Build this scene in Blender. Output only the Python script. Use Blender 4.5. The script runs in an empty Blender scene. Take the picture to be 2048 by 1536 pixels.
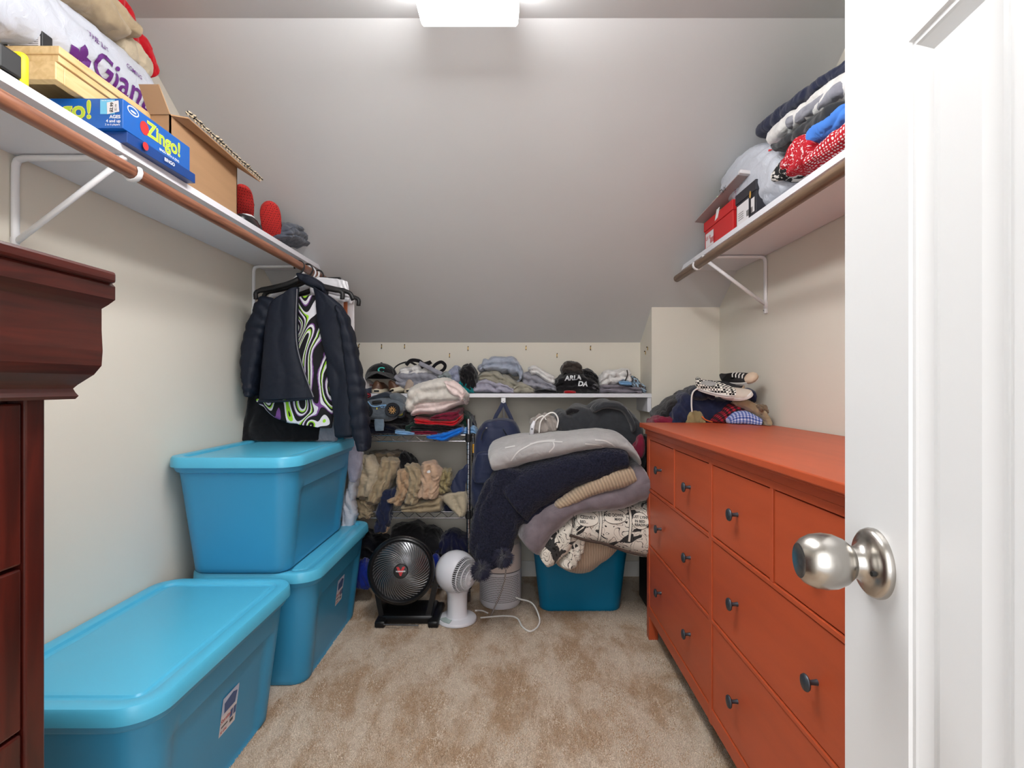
import bpy, bmesh, math, random
import numpy as np
from mathutils import Vector, Matrix, noise
from mathutils.bvhtree import BVHTree
random.seed(7)
V = Vector
C = bpy.context.scene.collection
F, CX, CY, H = 1060.0, 1030.0, 771.0, 1.117
def P(px, py, d):
    return V(((px-CX)*d/F, d, H-(py-CY)*d/F))

# ---------------- camera, world, light, exposure ----------------
cam = bpy.data.cameras.new('camera'); camo = bpy.data.objects.new('camera', cam); C.objects.link(camo)
camo.location = (0, 0, H); camo.rotation_euler = (math.pi/2, 0, 0)
cam.sensor_width = 36; cam.lens = F*36/2048
cam.shift_x = -6/2048; cam.shift_y = 3/2048; cam.clip_start = .02
bpy.context.scene.camera = camo
sc = bpy.context.scene
sc.view_settings.view_transform = 'Standard'; sc.view_settings.look = 'None'
sc.view_settings.gamma = 1; sc.view_settings.use_curve_mapping = False
sc.view_settings.exposure = 0.55
w = bpy.data.worlds.new('world'); sc.world = w; w.use_nodes = True
w.node_tree.nodes['Background'].inputs[0].default_value = (.95, .97, 1, 1)
w.node_tree.nodes['Background'].inputs[1].default_value = 1.15
LAMP = 14
al = bpy.data.lights.new('hall_light', 'AREA'); al.shape = 'RECTANGLE'; al.size = 1.3; al.size_y = 1.5
al.energy = 13; al.color = (1, .985, .97)
alo = bpy.data.objects.new('hall_light', al); C.objects.link(alo)
alo.location = (-.05, -.75, 1.5); alo.rotation_euler = (math.radians(84), 0, 0)

# ---------------- helpers ----------------
def lin(v):
    v /= 255.0
    return v/12.92 if v <= .04045 else ((v+.055)/1.055)**2.4
def col(r, g, b): return (lin(r), lin(g), lin(b), 1)
def newmat(name):
    m = bpy.data.materials.new(name); m.use_nodes = True
    nt = m.node_tree; return m, nt, nt.nodes['Principled BSDF']
def nd(nt, t, **k):
    n = nt.nodes.new(t)
    for a, b in k.items(): setattr(n, a, b)
    return n
def vec(nt, kind='Object', scale=None):
    tc = nd(nt, 'ShaderNodeTexCoord'); o = tc.outputs[kind]
    if scale:
        mp = nd(nt, 'ShaderNodeMapping'); mp.inputs['Scale'].default_value = scale
        nt.links.new(o, mp.inputs[0]); o = mp.outputs[0]
    return o
def bump(nt, b, h, s, dist=.002):
    bn = nd(nt, 'ShaderNodeBump'); bn.inputs['Strength'].default_value = s; bn.inputs['Distance'].default_value = dist
    nt.links.new(h, bn.inputs['Height']); nt.links.new(bn.outputs[0], b.inputs['Normal'])
def ramp(nt, fac, stops, interp='LINEAR'):
    r = nd(nt, 'ShaderNodeValToRGB'); r.color_ramp.interpolation = interp
    el = r.color_ramp.elements
    while len(el) < len(stops): el.new(.5)
    for e, (p, c) in zip(el, stops): e.position = p; e.color = c
    nt.links.new(fac, r.inputs[0]); return r.outputs[0]
def noi(nt, v, s, det=3, dist=0, rough=.5):
    n = nd(nt, 'ShaderNodeTexNoise'); n.inputs['Scale'].default_value = s; n.inputs['Detail'].default_value = det
    n.inputs['Distortion'].default_value = dist; n.inputs['Roughness'].default_value = rough
    nt.links.new(v, n.inputs['Vector']); return n.outputs['Fac']
_mc = {}
def M(name, rgb, rough=.5, metal=0, var=0, vs=4, bs=0, bsc=300, sheen=0, spec=.5, coat=0, scale=None, rgb2=None, dist=.002, emit=0):
    if name in _mc: return _mc[name]
    m, nt, b = newmat(name); c = col(*rgb)
    b.inputs['Base Color'].default_value = c; b.inputs['Roughness'].default_value = rough
    b.inputs['Metallic'].default_value = metal; b.inputs['Specular IOR Level'].default_value = spec
    if sheen: b.inputs['Sheen Weight'].default_value = sheen; b.inputs['Sheen Roughness'].default_value = .5
    if coat: b.inputs['Coat Weight'].default_value = coat; b.inputs['Coat Roughness'].default_value = .15
    if emit: b.inputs['Emission Color'].default_value = (1, 1, 1, 1); b.inputs['Emission Strength'].default_value = emit
    v = vec(nt, 'Object', scale)
    if var or rgb2:
        c2 = col(*rgb2) if rgb2 else tuple(x*(1-var) for x in c[:3])+(1,)
        c1 = c if rgb2 else tuple(min(1, x*(1+var)) for x in c[:3])+(1,)
        nt.links.new(ramp(nt, noi(nt, v, vs, 5), [(.35, c2), (.65, c1)]), b.inputs['Base Color'])
    if bs: bump(nt, b, noi(nt, v, bsc, 2), bs, dist)
    _mc[name] = m; return m
def fab(name, rgb, var=.10, bs=.35, sheen=.25, vs=35, bsc=420, crease=.3):
    new = 'fabric_'+name not in _mc
    m = M('fabric_'+name, rgb, .95, 0, var, vs, bs, bsc, sheen, .15, dist=.0015)
    if new and crease:
        nt = m.node_tree; b = nt.nodes['Principled BSDF']; old = b.inputs['Normal'].links[0].from_node
        v = vec(nt, 'Object', (1, 1, 1)); n = noi(nt, v, 11, 2, .8, .5)
        s = nd(nt, 'ShaderNodeMath', operation='SUBTRACT'); s.inputs[1].default_value = .5; nt.links.new(n, s.inputs[0])
        ab = nd(nt, 'ShaderNodeMath', operation='ABSOLUTE'); nt.links.new(s.outputs[0], ab.inputs[0])
        bn = nd(nt, 'ShaderNodeBump'); bn.inputs['Strength'].default_value = crease; bn.inputs['Distance'].default_value = .05
        nt.links.new(ab.outputs[0], bn.inputs['Height']); nt.links.new(bn.outputs[0], old.inputs['Normal'])
    return m

def wl(o):
    p = V((0, 0, 0))
    while o: p = p+o.location; o = o.parent
    return p
def tag(o, label=None, cat=None, group=None, kind=None):
    if label: o['label'] = label
    if cat: o['category'] = cat
    if group: o['group'] = group
    if kind: o['kind'] = kind
    return o
def T(name, label, cat, loc, group=None):
    o = bpy.data.objects.new(name, None); o.empty_display_size = .05; C.objects.link(o); o.location = loc
    return tag(o, label, cat, group)
def O(name, g, mat, parent=None, label=None, cat=None, group=None, kind=None, smooth=False, sharp=None):
    """g: bmesh, mesh or (verts, faces) in world coordinates"""
    if isinstance(g, bmesh.types.BMesh):
        me = bpy.data.meshes.new(name); g.to_mesh(me); g.free()
    elif isinstance(g, tuple):
        me = bpy.data.meshes.new(name); me.from_pydata([tuple(v) for v in g[0]], [], g[1]); me.update()
    else: me = g; me.name = name
    n = len(me.vertices); a = np.empty(n*3, 'f'); me.vertices.foreach_get('co', a); a = a.reshape(-1, 3)
    lo, hi = a.min(0), a.max(0)
    org = V(((lo[0]+hi[0])/2, (lo[1]+hi[1])/2, (lo[2] if parent is None else (lo[2]+hi[2])/2)))
    org = V(map(float, org))
    a -= np.array(org, 'f'); me.vertices.foreach_set('co', a.ravel()); me.update()
    if mat: me.materials.append(mat)
    if smooth:
        me.polygons.foreach_set('use_smooth', [True]*len(me.polygons))
        if sharp: me.set_sharp_from_angle(angle=math.radians(sharp))
    o = bpy.data.objects.new(name, me); C.objects.link(o)
    o.location = org-(wl(parent) if parent else V((0, 0, 0)))
    if parent: o.parent = parent
    return tag(o, label, cat, group, kind)
def B(): return bmesh.new()
def box(bm, lo, hi, bev=0, mx=None):
    lo, hi = V(lo), V(hi); r = bmesh.ops.create_cube(bm, size=1)
    vs = r['verts']; c = (lo+hi)/2; s = hi-lo
    for v in vs: v.co = V((v.co.x*s.x+c.x, v.co.y*s.y+c.y, v.co.z*s.z+c.z))
    if bev:
        es = list({e for v in vs for e in v.link_edges})
        rr = bmesh.ops.bevel(bm, geom=es, offset=bev, segments=2, affect='EDGES', profile=.5); vs = list(set(rr['verts']) | {v for v in vs if v.is_valid})
    if mx:
        for v in vs:
            if v.is_valid: v.co = mx @ v.co
    return bm
def boxo(lo, hi, bev=0, mx=None): return box(B(), lo, hi, bev, mx)
def ringloft(rings, cap=True, closed=False):
    n = len(rings[0]); vs = [V(p) for r in rings for p in r]; fs = []
    m = len(rings)
    for i in range(m-1 if not closed else m):
        j = (i+1) % m
        for k in range(n):
            fs.append((i*n+k, i*n+(k+1) % n, j*n+(k+1) % n, j*n+k))
    if cap and not closed:
        fs.append(tuple(range(n-1, -1, -1))); fs.append(tuple((m-1)*n+k for k in range(n)))
    return vs, fs
def merge(*gs):
    vs, fs = [], []
    for v, f in gs:
        o = len(vs); vs += list(v); fs += [tuple(i+o for i in q) for q in f]
    return vs, fs
def frame(d):
    d = d.normalized(); u = V((0, 0, 1)) if abs(d.z) < .95 else V((0, 1, 0))
    a = d.cross(u).normalized(); return a, a.cross(d).normalized()
def tube(pts, r, n=10, flat=1.0):
    pts = [V(p) for p in pts]; rings = []
    rs = r if isinstance(r, (list, tuple)) else [r]*len(pts)
    a = None
    for i, p in enumerate(pts):
        d = (pts[min(i+1, len(pts)-1)]-pts[max(i-1, 0)]).normalized()
        if a is None: a, b = frame(d)
        else:
            a = (a-d*a.dot(d)).normalized(); b = a.cross(d)
        rings.append([p+a*math.cos(t)*rs[i]+b*math.sin(t)*rs[i]*flat for t in (2*math.pi*k/n for k in range(n))])
    return ringloft(rings)
def spline(pts, n=8):
    pts = [V(p) for p in pts]; q = [pts[0]*2-pts[1]]+pts+[pts[-1]*2-pts[-2]]; out = []
    for i in range(1, len(q)-2):
        for k in range(n):
            t = k/n; out.append(.5*((2*q[i])+(q[i+1]-q[i-1])*t+(2*q[i-1]-5*q[i]+4*q[i+1]-q[i+2])*t*t+(-q[i-1]+3*q[i]-3*q[i+1]+q[i+2])*t**3))
    out.append(pts[-1]); return out
def lathe(prof, base, axis=V((0, 0, 1)), n=32):
    """prof: (radius, height) along axis"""
    axis = V(axis).normalized(); a, b = frame(axis); base = V(base)
    rings = [[base+axis*h+a*math.cos(t)*r+b*math.sin(t)*r for t in (2*math.pi*k/n for k in range(n))] for r, h in prof]
    return ringloft(rings)
def rrect(w, l, r, n=6):
    """rounded rectangle centred, ccw, w along x, l along y"""
    out = []
    for sx, sy, a0 in ((1, 1, 0), (-1, 1, 90), (-1, -1, 180), (1, -1, 270)):
        for k in range(n+1):
            t = math.radians(a0+90*k/n); out.append((sx*(w/2-r)+r*math.cos(t), sy*(l/2-r)+r*math.sin(t)))
    return out

def wrinkle(me, amp, wlen, d=(1, 0, .3), seed=0, crump=.6, zmin=None, fine=0):
    d = V(d).normalized(); off = V((seed*3.7, seed*1.9, seed*5.3)); nv = []
    k = 2*math.pi/wlen
    for v in me.vertices:
        p = v.co; w1 = noise.noise_vector(p*(.5/wlen)+off)*wlen*.95
        q = p+w1; s = math.sin(k*q.dot(d)); c = abs(noise.noise(q*(1.6/wlen)+off))*2.2-.6
        a = noise.noise(p*(.5/wlen)-off)*.8+.75
        s = abs(math.sin(.5*k*q.dot(d)))*1.9-1.15
        r3 = (1-abs(noise.noise(q*(2.7/wlen)-off))*1.6); r3 = max(0, r3)**5
        h = amp*(.85*s*a+.55*crump*c+.3*r3)
        if fine: h += fine*noise.noise(p*70+off)
        nv.append(p+v.normal*h)
    for v, p in zip(me.vertices, nv):
        v.co = p
        if zmin is not None and v.co.z < zmin: v.co.z = zmin+random.random()*.0004
    me.update()
def catm(rows, nu):
    n = len(rows); out = []
    for i in range(nu+1):
        t = i/nu*(n-1); k = min(int(t), n-2); f = t-k
        q = [rows[max(0, min(n-1, j))] for j in (k-1, k, k+1, k+2)]
        out.append([.5*(2*b+(c-a)*f+(2*a-5*b+4*c-e)*f*f+(-a+3*b-3*c+e)*f**3) for a, b, c, e in zip(*q)])
    return out
_sd = [0]
def cloth(name, rows, mat, label=None, cat=None, parent=None, group=None, D=None, amp=.006, wlen=.07, wd=(1, 0, .3),
          crump=.6, e=.66, cap=.13, nu=72, nv=72, zmin=None, bdir=(0, 1, 0), fine=0, layers=0, ld=.25, solid=True, obj=True):
    """solid cloth body lofted through sections; row = ax, ay, bx, by, depth of its middle, thickness along bdir"""
    _sd[0] += 1; bd = V(bdir)
    rows = [tuple(r) if len(r) == 6 else tuple(r)+(D,) for r in rows]
    R = catm(rows, nu); rings = []; ul = 0; us = []; prev = None
    for i, (ax, ay, bx, by, d, th) in enumerate(R):
        A = P(ax, ay, d); Bp = P(bx, by, d); c = (A+Bp)/2; a = (A-Bp)/2
        if prev is not None: ul += (c-prev).length
        prev = c; us.append(ul)
        t = i/nu; s = 1.0
        for x in (t, 1-t):
            if x < cap: s *= math.sqrt(max(0, 1-(1-x/cap)**2))
        s = max(s, .04); ring = []
        for k in range(nv):
            an = 2*math.pi*k/nv; ca, sa = math.cos(an), math.sin(an)
            pc = math.copysign(abs(ca)**e, ca); ps = math.copysign(abs(sa)**e, sa)
            g = 1.0
            if layers:
                g = 1-ld*(1-abs(math.sin(math.pi*layers*(pc*.5+.5)+.9*noise.noise(V((t*4, pc*2, _sd[0])))))**.5)
            ring.append(c+a*pc*(s**.6)+bd*(th/2*ps*s*g))
        rings.append(ring)
    vs, fs = ringloft(rings)
    me = bpy.data.meshes.new(name); me.from_pydata([tuple(v) for v in vs], [], fs); me.update()
    bm = B(); bm.from_mesh(me); bmesh.ops.recalc_face_normals(bm, faces=bm.faces); bm.to_mesh(me); bm.free(); me.update()
    uv = me.uv_layers.new(name='uv'); per = 2*max((V((r[0]-r[2], r[1]-r[3], 0)).length*r[4]/F+r[5]) for r in rows)
    for p in me.polygons:
        ks = [me.loops[li].vertex_index for li in p.loop_indices]
        kk = [x % nv for x in ks]; wrap = max(kk)-min(kk) > nv/2
        for li, x in zip(p.loop_indices, ks):
            j = x % nv
            if wrap and j < nv/2: j += nv
            uv.data[li].uv = (us[min(x//nv, nu)], j/nv*per)
    wrinkle(me, amp, wlen, wd, _sd[0], crump, zmin, fine)
    return O(name, me, mat, parent, label, cat, group, smooth=True)
def bvh(o):
    wp = wl(o); me = o.data
    return BVHTree.FromPolygons([v.co+wp for v in me.vertices], [tuple(p.vertices) for p in me.polygons])
_tc = {}
def text2d(s, size=1.0, bold=0, shear=0):
    key = (s, bold, shear)
    if key not in _tc:
        cu = bpy.data.curves.new('t', 'FONT'); cu.body = s; cu.size = 1; cu.resolution_u = 3; cu.offset = bold; cu.shear = shear
        cu.align_x = 'CENTER'; cu.align_y = 'CENTER'
        ob = bpy.data.objects.new('t', cu); C.objects.link(ob)
        me = bpy.data.meshes.new_from_object(ob.evaluated_get(bpy.context.evaluated_depsgraph_get()))
        _tc[key] = ([(v.co.x, v.co.y) for v in me.vertices], [tuple(p.vertices) for p in me.polygons])
        bpy.data.objects.remove(ob); bpy.data.curves.remove(cu); bpy.data.meshes.remove(me)
    v, f = _tc[key]; return [(x*size, y*size) for x, y in v], f
def poly2d(pts): return list(pts), [tuple(range(len(pts)))]
def rect2d(w, h, x=0, y=0): return poly2d([(x-w/2, y-h/2), (x+w/2, y-h/2), (x+w/2, y+h/2), (x-w/2, y+h/2)])
def ell2d(w, h, x=0, y=0, n=20): return poly2d([(x+w/2*math.cos(2*math.pi*k/n), y+h/2*math.sin(2*math.pi*k/n)) for k in range(n)])
def sh(g, x, y): return [(a+x, b+y) for a, b in g[0]], g[1]
def decal(name, g, org, R, U, mat, parent, target=None, off=.0012, seg=0, thick=0, label=None):
    """a flat print laid on (or projected onto) a surface"""
    R, U, org = V(R).normalized(), V(U).normalized(), V(org); N = R.cross(U).normalized(); U = N.cross(R)
    bm = B(); vs = [bm.verts.new((x, y, 0)) for x, y in g[0]]
    for f in g[1]:
        try: bm.faces.new([vs[i] for i in f])
        except ValueError: pass
    bmesh.ops.triangulate(bm, faces=bm.faces)
    if seg:
        for _ in range(4):
            es = [e for e in bm.edges if e.calc_length() > seg]
            if not es: break
            bmesh.ops.subdivide_edges(bm, edges=es, cuts=1)
            bmesh.ops.triangulate(bm, faces=bm.faces)
    dead = []
    for v in bm.verts:
        p = org+R*v.co.x+U*v.co.y
        if target is not None:
            h = target.ray_cast(p+N*.35, -N)
            if h[0] is None: dead.append(v); continue
            p = h[0]
        v.co = p+N*off
    if dead and len(dead) < len(bm.verts): bmesh.ops.delete(bm, geom=dead, context='VERTS')
    elif dead:
        for v in dead: v.co = org+R*v.co.x+U*v.co.y
    bmesh.ops.recalc_face_normals(bm, faces=bm.faces)
    return O(name, bm, mat, parent, label)

# ---------------- materials ----------------
m_wall = M('painted_wall', (228, 222, 209), .75, bs=.06, bsc=180, var=.01, vs=2)
m_ceil = M('painted_ceiling', (214, 214, 214), .7, bs=.05, bsc=160, var=.012, vs=1.5)
m_white = M('white_enamel', (238, 238, 240), .35, bs=.02, bsc=60)
m_shelf = M('white_shelf', (232, 232, 238), .4)
m_door = M('white_door_paint', (226, 227, 228), .35, bs=.03, bsc=90)
def woodm(name, c1, c2, scale, rough, coat=0, sc=6):
    m, nt, b = newmat(name); v = vec(nt, 'Object', scale)
    f = noi(nt, v, sc, 6, 1.2); nt.links.new(ramp(nt, f, [(.3, col(*c1)), (.7, col(*c2))]), b.inputs['Base Color'])
    b.inputs['Roughness'].default_value = rough; b.inputs['Coat Weight'].default_value = coat; b.inputs['Coat Roughness'].default_value = .25
    bump(nt, b, f, .12, .001); return m
m_rod = woodm('stained_rod_wood', (112, 66, 46), (168, 112, 84), (14, .7, 14), .4, .15)
m_rod2 = woodm('dark_rod_wood', (88, 66, 50), (134, 108, 84), (14, .7, 14), .4, .15)
m_cherry = woodm('cherry_wood', (46, 13, 10), (84, 27, 19), (3, 3, .35), .3, .4, 9)
m_cherry_h = woodm('cherry_wood_moulding', (46, 13, 10), (78, 26, 19), (4, .4, 6), .3, .5, 9)
m_pine = woodm('pale_pine', (214, 176, 118), (236, 204, 150), (10, .8, 10), .5, .1, 5)
m_orange = M('orange_red_paint', (184, 80, 44), .42, var=.05, vs=3, bs=.05, bsc=40, scale=(8, 1, 8))
m_knob = M('dark_metal_knob', (78, 84, 92), .42, .75)
m_dark = M('dark_gap', (20, 12, 10), .9)
def carpetm():
    m, nt, b = newmat('beige_carpet'); v = vec(nt, 'Generated'); v = vec(nt, 'Object')
    big = ramp(nt, noi(nt, vec(nt, 'Object', (1.7, .8, 1)), 3.6, 6, .25, .68), [(.42, col(198, 170, 142)), (.55, col(232, 216, 198))])
    fine = ramp(nt, noi(nt, v, 240, 3), [(.33, (.42, .38, .34, 1)), (.66, (1.12, 1.12, 1.12, 1))])
    mx = nd(nt, 'ShaderNodeMix', data_type='RGBA', blend_type='MULTIPLY'); mx.inputs[0].default_value = .6
    nt.links.new(big, mx.inputs[6]); nt.links.new(fine, mx.inputs[7]); nt.links.new(mx.outputs[2], b.inputs['Base Color'])
    b.inputs['Roughness'].default_value = 1; b.inputs['Specular IOR Level'].default_value = .1
    bump(nt, b, noi(nt, v, 260, 3), .7, .006); return m
m_carpet = carpetm()

# ---------------- structure ----------------
LX, RX, DB, DC, XC = -1.24, 1.10, 3.11, 2.85, .735
m_sl = .65; z_b = 1.369; zs = lambda d: z_b+(DB-d)*m_sl
DK = (H+0.0-1.369-DB*m_sl)/(-m_sl-.693)   # where slope meets flat ceiling
ZC = zs(DK); YF = -.14
def quad(name, pts, mat, th, **k):
    """slab of thickness th behind the given polygon (away from the room)"""
    pts = [V(p) for p in pts]; n = (pts[1]-pts[0]).cross(pts[2]-pts[0]).normalized()
    m = len(pts); vs = pts+[p-n*th for p in pts]
    fs = [tuple(range(m)), tuple(range(2*m-1, m-1, -1))]+[(i, i+m, (i+1) % m+m, (i+1) % m) for i in range(m)]
    return O(name, (vs, fs), mat, kind='structure', **k)
quad('floor', [(LX-.1, -1.2, 0), (RX+.1, -1.2, 0), (RX+.1, DB+.1, 0), (LX-.1, DB+.1, 0)], m_carpet, .1, label='beige cut pile carpet with darker brushed patches')
quad('ceiling', [(LX-.1, YF, ZC), (LX-.1, DK, ZC), (RX+.1, DK, ZC), (RX+.1, YF, ZC)], m_ceil, .08, label='flat white ceiling strip holding the light')
quad('ceiling', [(LX-.1, DK, ZC), (LX-.1, DB+.05, zs(DB+.05)), (RX+.1, DB+.05, zs(DB+.05)), (RX+.1, DK, ZC)], m_ceil, .08, label='pale grey sloped ceiling falling to the knee wall')
def side(name, x, s, lab):
    pts = [(x, YF, 0), (x, DB, 0), (x, DB, z_b), (x, DK, ZC), (x, YF, ZC)]
    if s > 0: pts.reverse()
    quad(name, pts if s < 0 else pts, m_wall, .08, label=lab)
side('wall_left', LX, -1, 'cream painted wall behind the blue totes')
side('wall_right', RX, 1, 'cream painted wall behind the orange dresser')
quad('wall_back', [(LX, DB, 0), (XC+.1, DB, 0), (XC+.1, DB, z_b), (LX, DB, z_b)][::1], m_wall, .08, label='low cream knee wall under the slope')
bm = B(); box(bm, (XC, DC, 0), (RX+.02, DB+.05, 1.62))
for v in bm.verts:
    if v.co.z > 1.5: v.co.z = zs(v.co.y)+.01
O('wall_corner', bm, m_wall, kind='structure', label='boxed out cream wall corner right of the back shelf')
bm = B()
box(bm, (LX-.08, YF-.1, 0), (-.47, YF, ZC+.05)); box(bm, (.34, YF-.1, 0), (RX+.08, YF, ZC+.05)); box(bm, (-.47, YF-.1, 2.04), (.34, YF, ZC+.05))
O('wall_front', bm, m_wall, kind='structure', label='entry wall around the doorway')
# baseboards
m_base = M('white_baseboard', (236, 234, 230), .4)
O('baseboard_left', boxo((LX, YF, 0), (LX+.014, DB, .09), .003), m_base, kind='structure')
O('baseboard_right', boxo((RX-.014, YF, 0), (RX, DC, .09), .003), m_base, kind='structure')
O('baseboard_back', boxo((LX, DB-.014, 0), (XC, DB, .09), .003), m_base, kind='structure')

# ceiling light
x0, x1, y0, y1, zb = -.285, .012, .45, 1.60, 2.2
lt = T('ceiling_light', 'white wraparound fluorescent fixture glowing on the flat ceiling', 'light', ((x0+x1)/2, 1.0, ZC))
O('housing', boxo((x0+.03, y0, ZC-.03), (x1-.03, y1, ZC), .004), m_white, lt)
pr = [(x0+.008, ZC-.02), (x0, ZC-.05), (x0+.003, zb+.008), (x0+.010, zb), (x1-.010, zb), (x1-.003, zb+.008), (x1, ZC-.05), (x1-.008, ZC-.02)]
O('diffuser', ringloft([[V((a, y, b)) for a, b in pr] for y in (y0+.012, y1-.012)]), M('lit_diffuser', (255, 255, 255), .4, emit=LAMP), lt, label='glowing white acrylic diffuser')
for y in (y0, y1-.012):  # opaque caps, given a weak added glow so they look white
    O('end_cap', ringloft([[V((a, yy, b)) for a, b in pr] for yy in (y, y+.012)]), M('end_cap_added_glow', (255, 255, 255), .4, emit=1.2), lt)

# door
a_, b_ = -.12, .9928
E0 = V((.3559, .5716, 0)); dt = V((-a_*-1, 0, 0))
DT = V((-.12*-1, -.9928, 0)); DT = V((-.12, -.9928, 0)).normalized()      # from the free edge toward the hinge
DT = V((-.12, -.9928, 0)); DN = V((-.9928, .12, 0))                        # face normal (toward the room)
mx = Matrix(((DT.x, DN.x, 0, E0.x), (DT.y, DN.y, 0, E0.y), (DT.z, 0, 1, 0), (0, 0, 0, 1)))
dw, dh, dth = .62, 2.02, .035
door = O('door_1', boxo((0, -dth, .012), (dw, -.010, dh), .0015, mx), m_door, kind='structure', label='white moulded panel door standing open at the right edge')
panels = [(t0, t1, z0, z1) for t0, t1 in ((.111, .224), (.336, .449+.06)) for z0, z1 in ((.23, 1.416), (1.53, 1.9))]
bm = B(); xs = [0, .111, .224, .336, .509, dw]; zz = [.012, .23, 1.416, 1.53, 1.9, dh]
for i in range(5):
    for j in range(5):
        if i in (1, 3) and j in (1, 3): continue
        box(bm, (xs[i], -.0105, zz[j]), (xs[i+1], 0, zz[j+1]), 0, mx)
bmesh.ops.remove_doubles(bm, verts=bm.verts, dist=1e-4)
O('stile_frame', bm, m_door, door)
for i in (1, 3):
    for j in (1, 3):
        w_, h_ = xs[i+1]-xs[i], zz[j+1]-zz[j]; cx_, cz_ = (xs[i]+xs[i+1])/2, (zz[j]+zz[j+1])/2
        rings = []
        for o_, n_ in ((0, 0), (.0015, -.0025), (.006, -.0025), (.008, -.004), (.018, -.0095), (.022, -.0095), (.034, -.004)):
            rings.append([mx @ V((cx_+sx*(w_/2-o_), n_, cz_+sz*(h_/2-o_))) for sx, sz in ((-1, -1), (1, -1), (1, 1), (-1, 1))])
        vs, fs = ringloft(rings, cap=False); fs.append(tuple(len(vs)-4+k for k in range(4)))
        O('door_panel', (vs, fs), m_door, door)
m_nick = M('brushed_nickel', (178, 174, 168), .27, 1, bs=.03, bsc=200)
kc = E0+DT*.0600+V((0, 0, .9455))
kn = T('tmp', None, None, (0, 0, 0)); bpy.data.objects.remove(kn)
kn = O('door_knob', lathe([(.0005, .0375+.032), (.008, .0365+.032), (.0135, .038+.032), (.0165, .0385+.032), (.0215, .036+.03), (.0255, .030+.028), (.0268, .022+.026), (.0258, .014+.025), (.022, .006+.024), (.016, .001+.022), (.0125, -.001+.022), (.0120, .0)], kc, DN, 48), m_nick, door, smooth=True, sharp=50, label='round satin nickel door knob')
O('rosette', lathe([(.033, 0), (.0333, .003), (.032, .0065), (.029, .009), (.024, .0105), (.019, .013), (.0155, .018), (.0148, .028), (.0138, .029)], kc, DN, 48), m_nick, kn, smooth=True, sharp=40)
O('keyhole', lathe([(.0024, .0), (.0024, .0145)], kc+V((0, 0, -.004))+DT*.0205, DN, 14), M('black_hole', (12, 12, 12), .5), kn)
O('latch_bolt', boxo((-.007, -.026, .935), (.001, -.012, .957), .002, mx), m_nick, door)
O('trim_1', merge(*[(lambda b: ([v.co.copy() for v in b.verts], [tuple(v.index for v in f.verts) for f in b.faces]))(b) for b in [boxo((.30, YF, 0), (.37, YF+.015, 2.1), 0)]]) if False else boxo((.34, YF, 0), (.40, YF+.015, 2.1), .003), m_door, kind='structure')
O('trim_2', boxo((-.53, YF, 0), (-.47, YF+.015, 2.1), .003), m_door, kind='structure')

# ---------------- shelves, rods, brackets ----------------
ZT = 1.706
def wedge_shelf(name, xa, xb, y0, ztop, th, lab):
    vs = []
    for x in (xa, xb):
        vs += [V((x, y0, ztop-th)), V((x, DB-(ztop-th-z_b)/m_sl-.004, ztop-th)), V((x, DB-(ztop-z_b)/m_sl-.004, ztop)), V((x, y0, ztop))]
    return O(name, (vs, [(0, 3, 2, 1), (4, 5, 6, 7), (0, 1, 5, 4), (1, 2, 6, 5), (2, 3, 7, 6), (3, 0, 4, 7)]), m_shelf, label=lab, cat='shelf')
wedge_shelf('closet_shelf', LX+.002, -.958, YF+.01, ZT, .02, 'white wall shelf on the left side above the jackets')
wedge_shelf('closet_shelf', .822, RX-.002, YF+.01, ZT, .02, 'white wall shelf on the right side above the orange dresser')
ro = O('closet_rod', tube([(-.944, YF+.01, 1.643), (-.944, 2.655, 1.643)], .017, 20), m_rod, label='reddish brown wooden closet rod under the left shelf', cat='rod', smooth=True, sharp=40)
ro = O('closet_rod', tube([(.797, YF+.01, 1.643), (.797, 2.607, 1.643)], .017, 20), m_rod2, label='dark brown wooden closet rod under the right shelf', cat='rod', smooth=True, sharp=40)
def bracket(s, y, xw, xr, lab, zl=.23):
    """s=+1: wall on the left"""
    b = T('shelf_bracket', lab, 'bracket', (xw, y, ZT-.02-zl))
    z1 = ZT-.024
    O('frame_bar', tube(spline([(xw+s*.007, y, z1-zl), (xw+s*.007, y, z1-.05), (xw+s*.010, y, z1-.016), (xw+s*.022, y, z1-.006), (xw+s*.06, y, z1-.004), (xr-s*.02, y, z1-.004)], 5), .007, 10, 1.5), m_white, b, smooth=True)
    O('brace', tube([(xw+s*.010, y, z1-zl+.02), (xr-s*.035, y, 1.643+.022)], .0065, 10, 1.2), m_white, b, smooth=True)
    ring = [V((xr+.0205*math.cos(t), y, 1.643+.0205*math.sin(t))) for t in [math.radians(q) for q in ((150, 180, 210, 240, 270, 300, 330, 360, 390) if s > 0 else (30, 0, -30, -60, -90, -120, -150, -180, -210))]]
    O('rod_hook', tube(ring, .0035, 8, 2.6), m_white, b, smooth=True)
    O('tip', tube([(xw+s*.005, y, z1-zl-.02), (xw+s*.005, y, z1-zl+.03)], .009, 10), m_white, b)
    for zz_ in (z1-zl-.008,):
        O('screw', lathe([(.0035, 0), (.002, .002)], (xw+s*.015, y, zz_), (s, 0, 0), 10), M('screw_steel', (150, 150, 150), .3, 1), b)
bracket(1, 1.308, LX, -.944, 'white metal shelf bracket nearest the camera on the left wall')
bracket(1, 2.50, LX, -.944, 'white metal shelf bracket behind the hanging jackets')
bracket(-1, 2.313, RX, .797, 'white metal shelf bracket on the right wall above the dresser')
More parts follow.
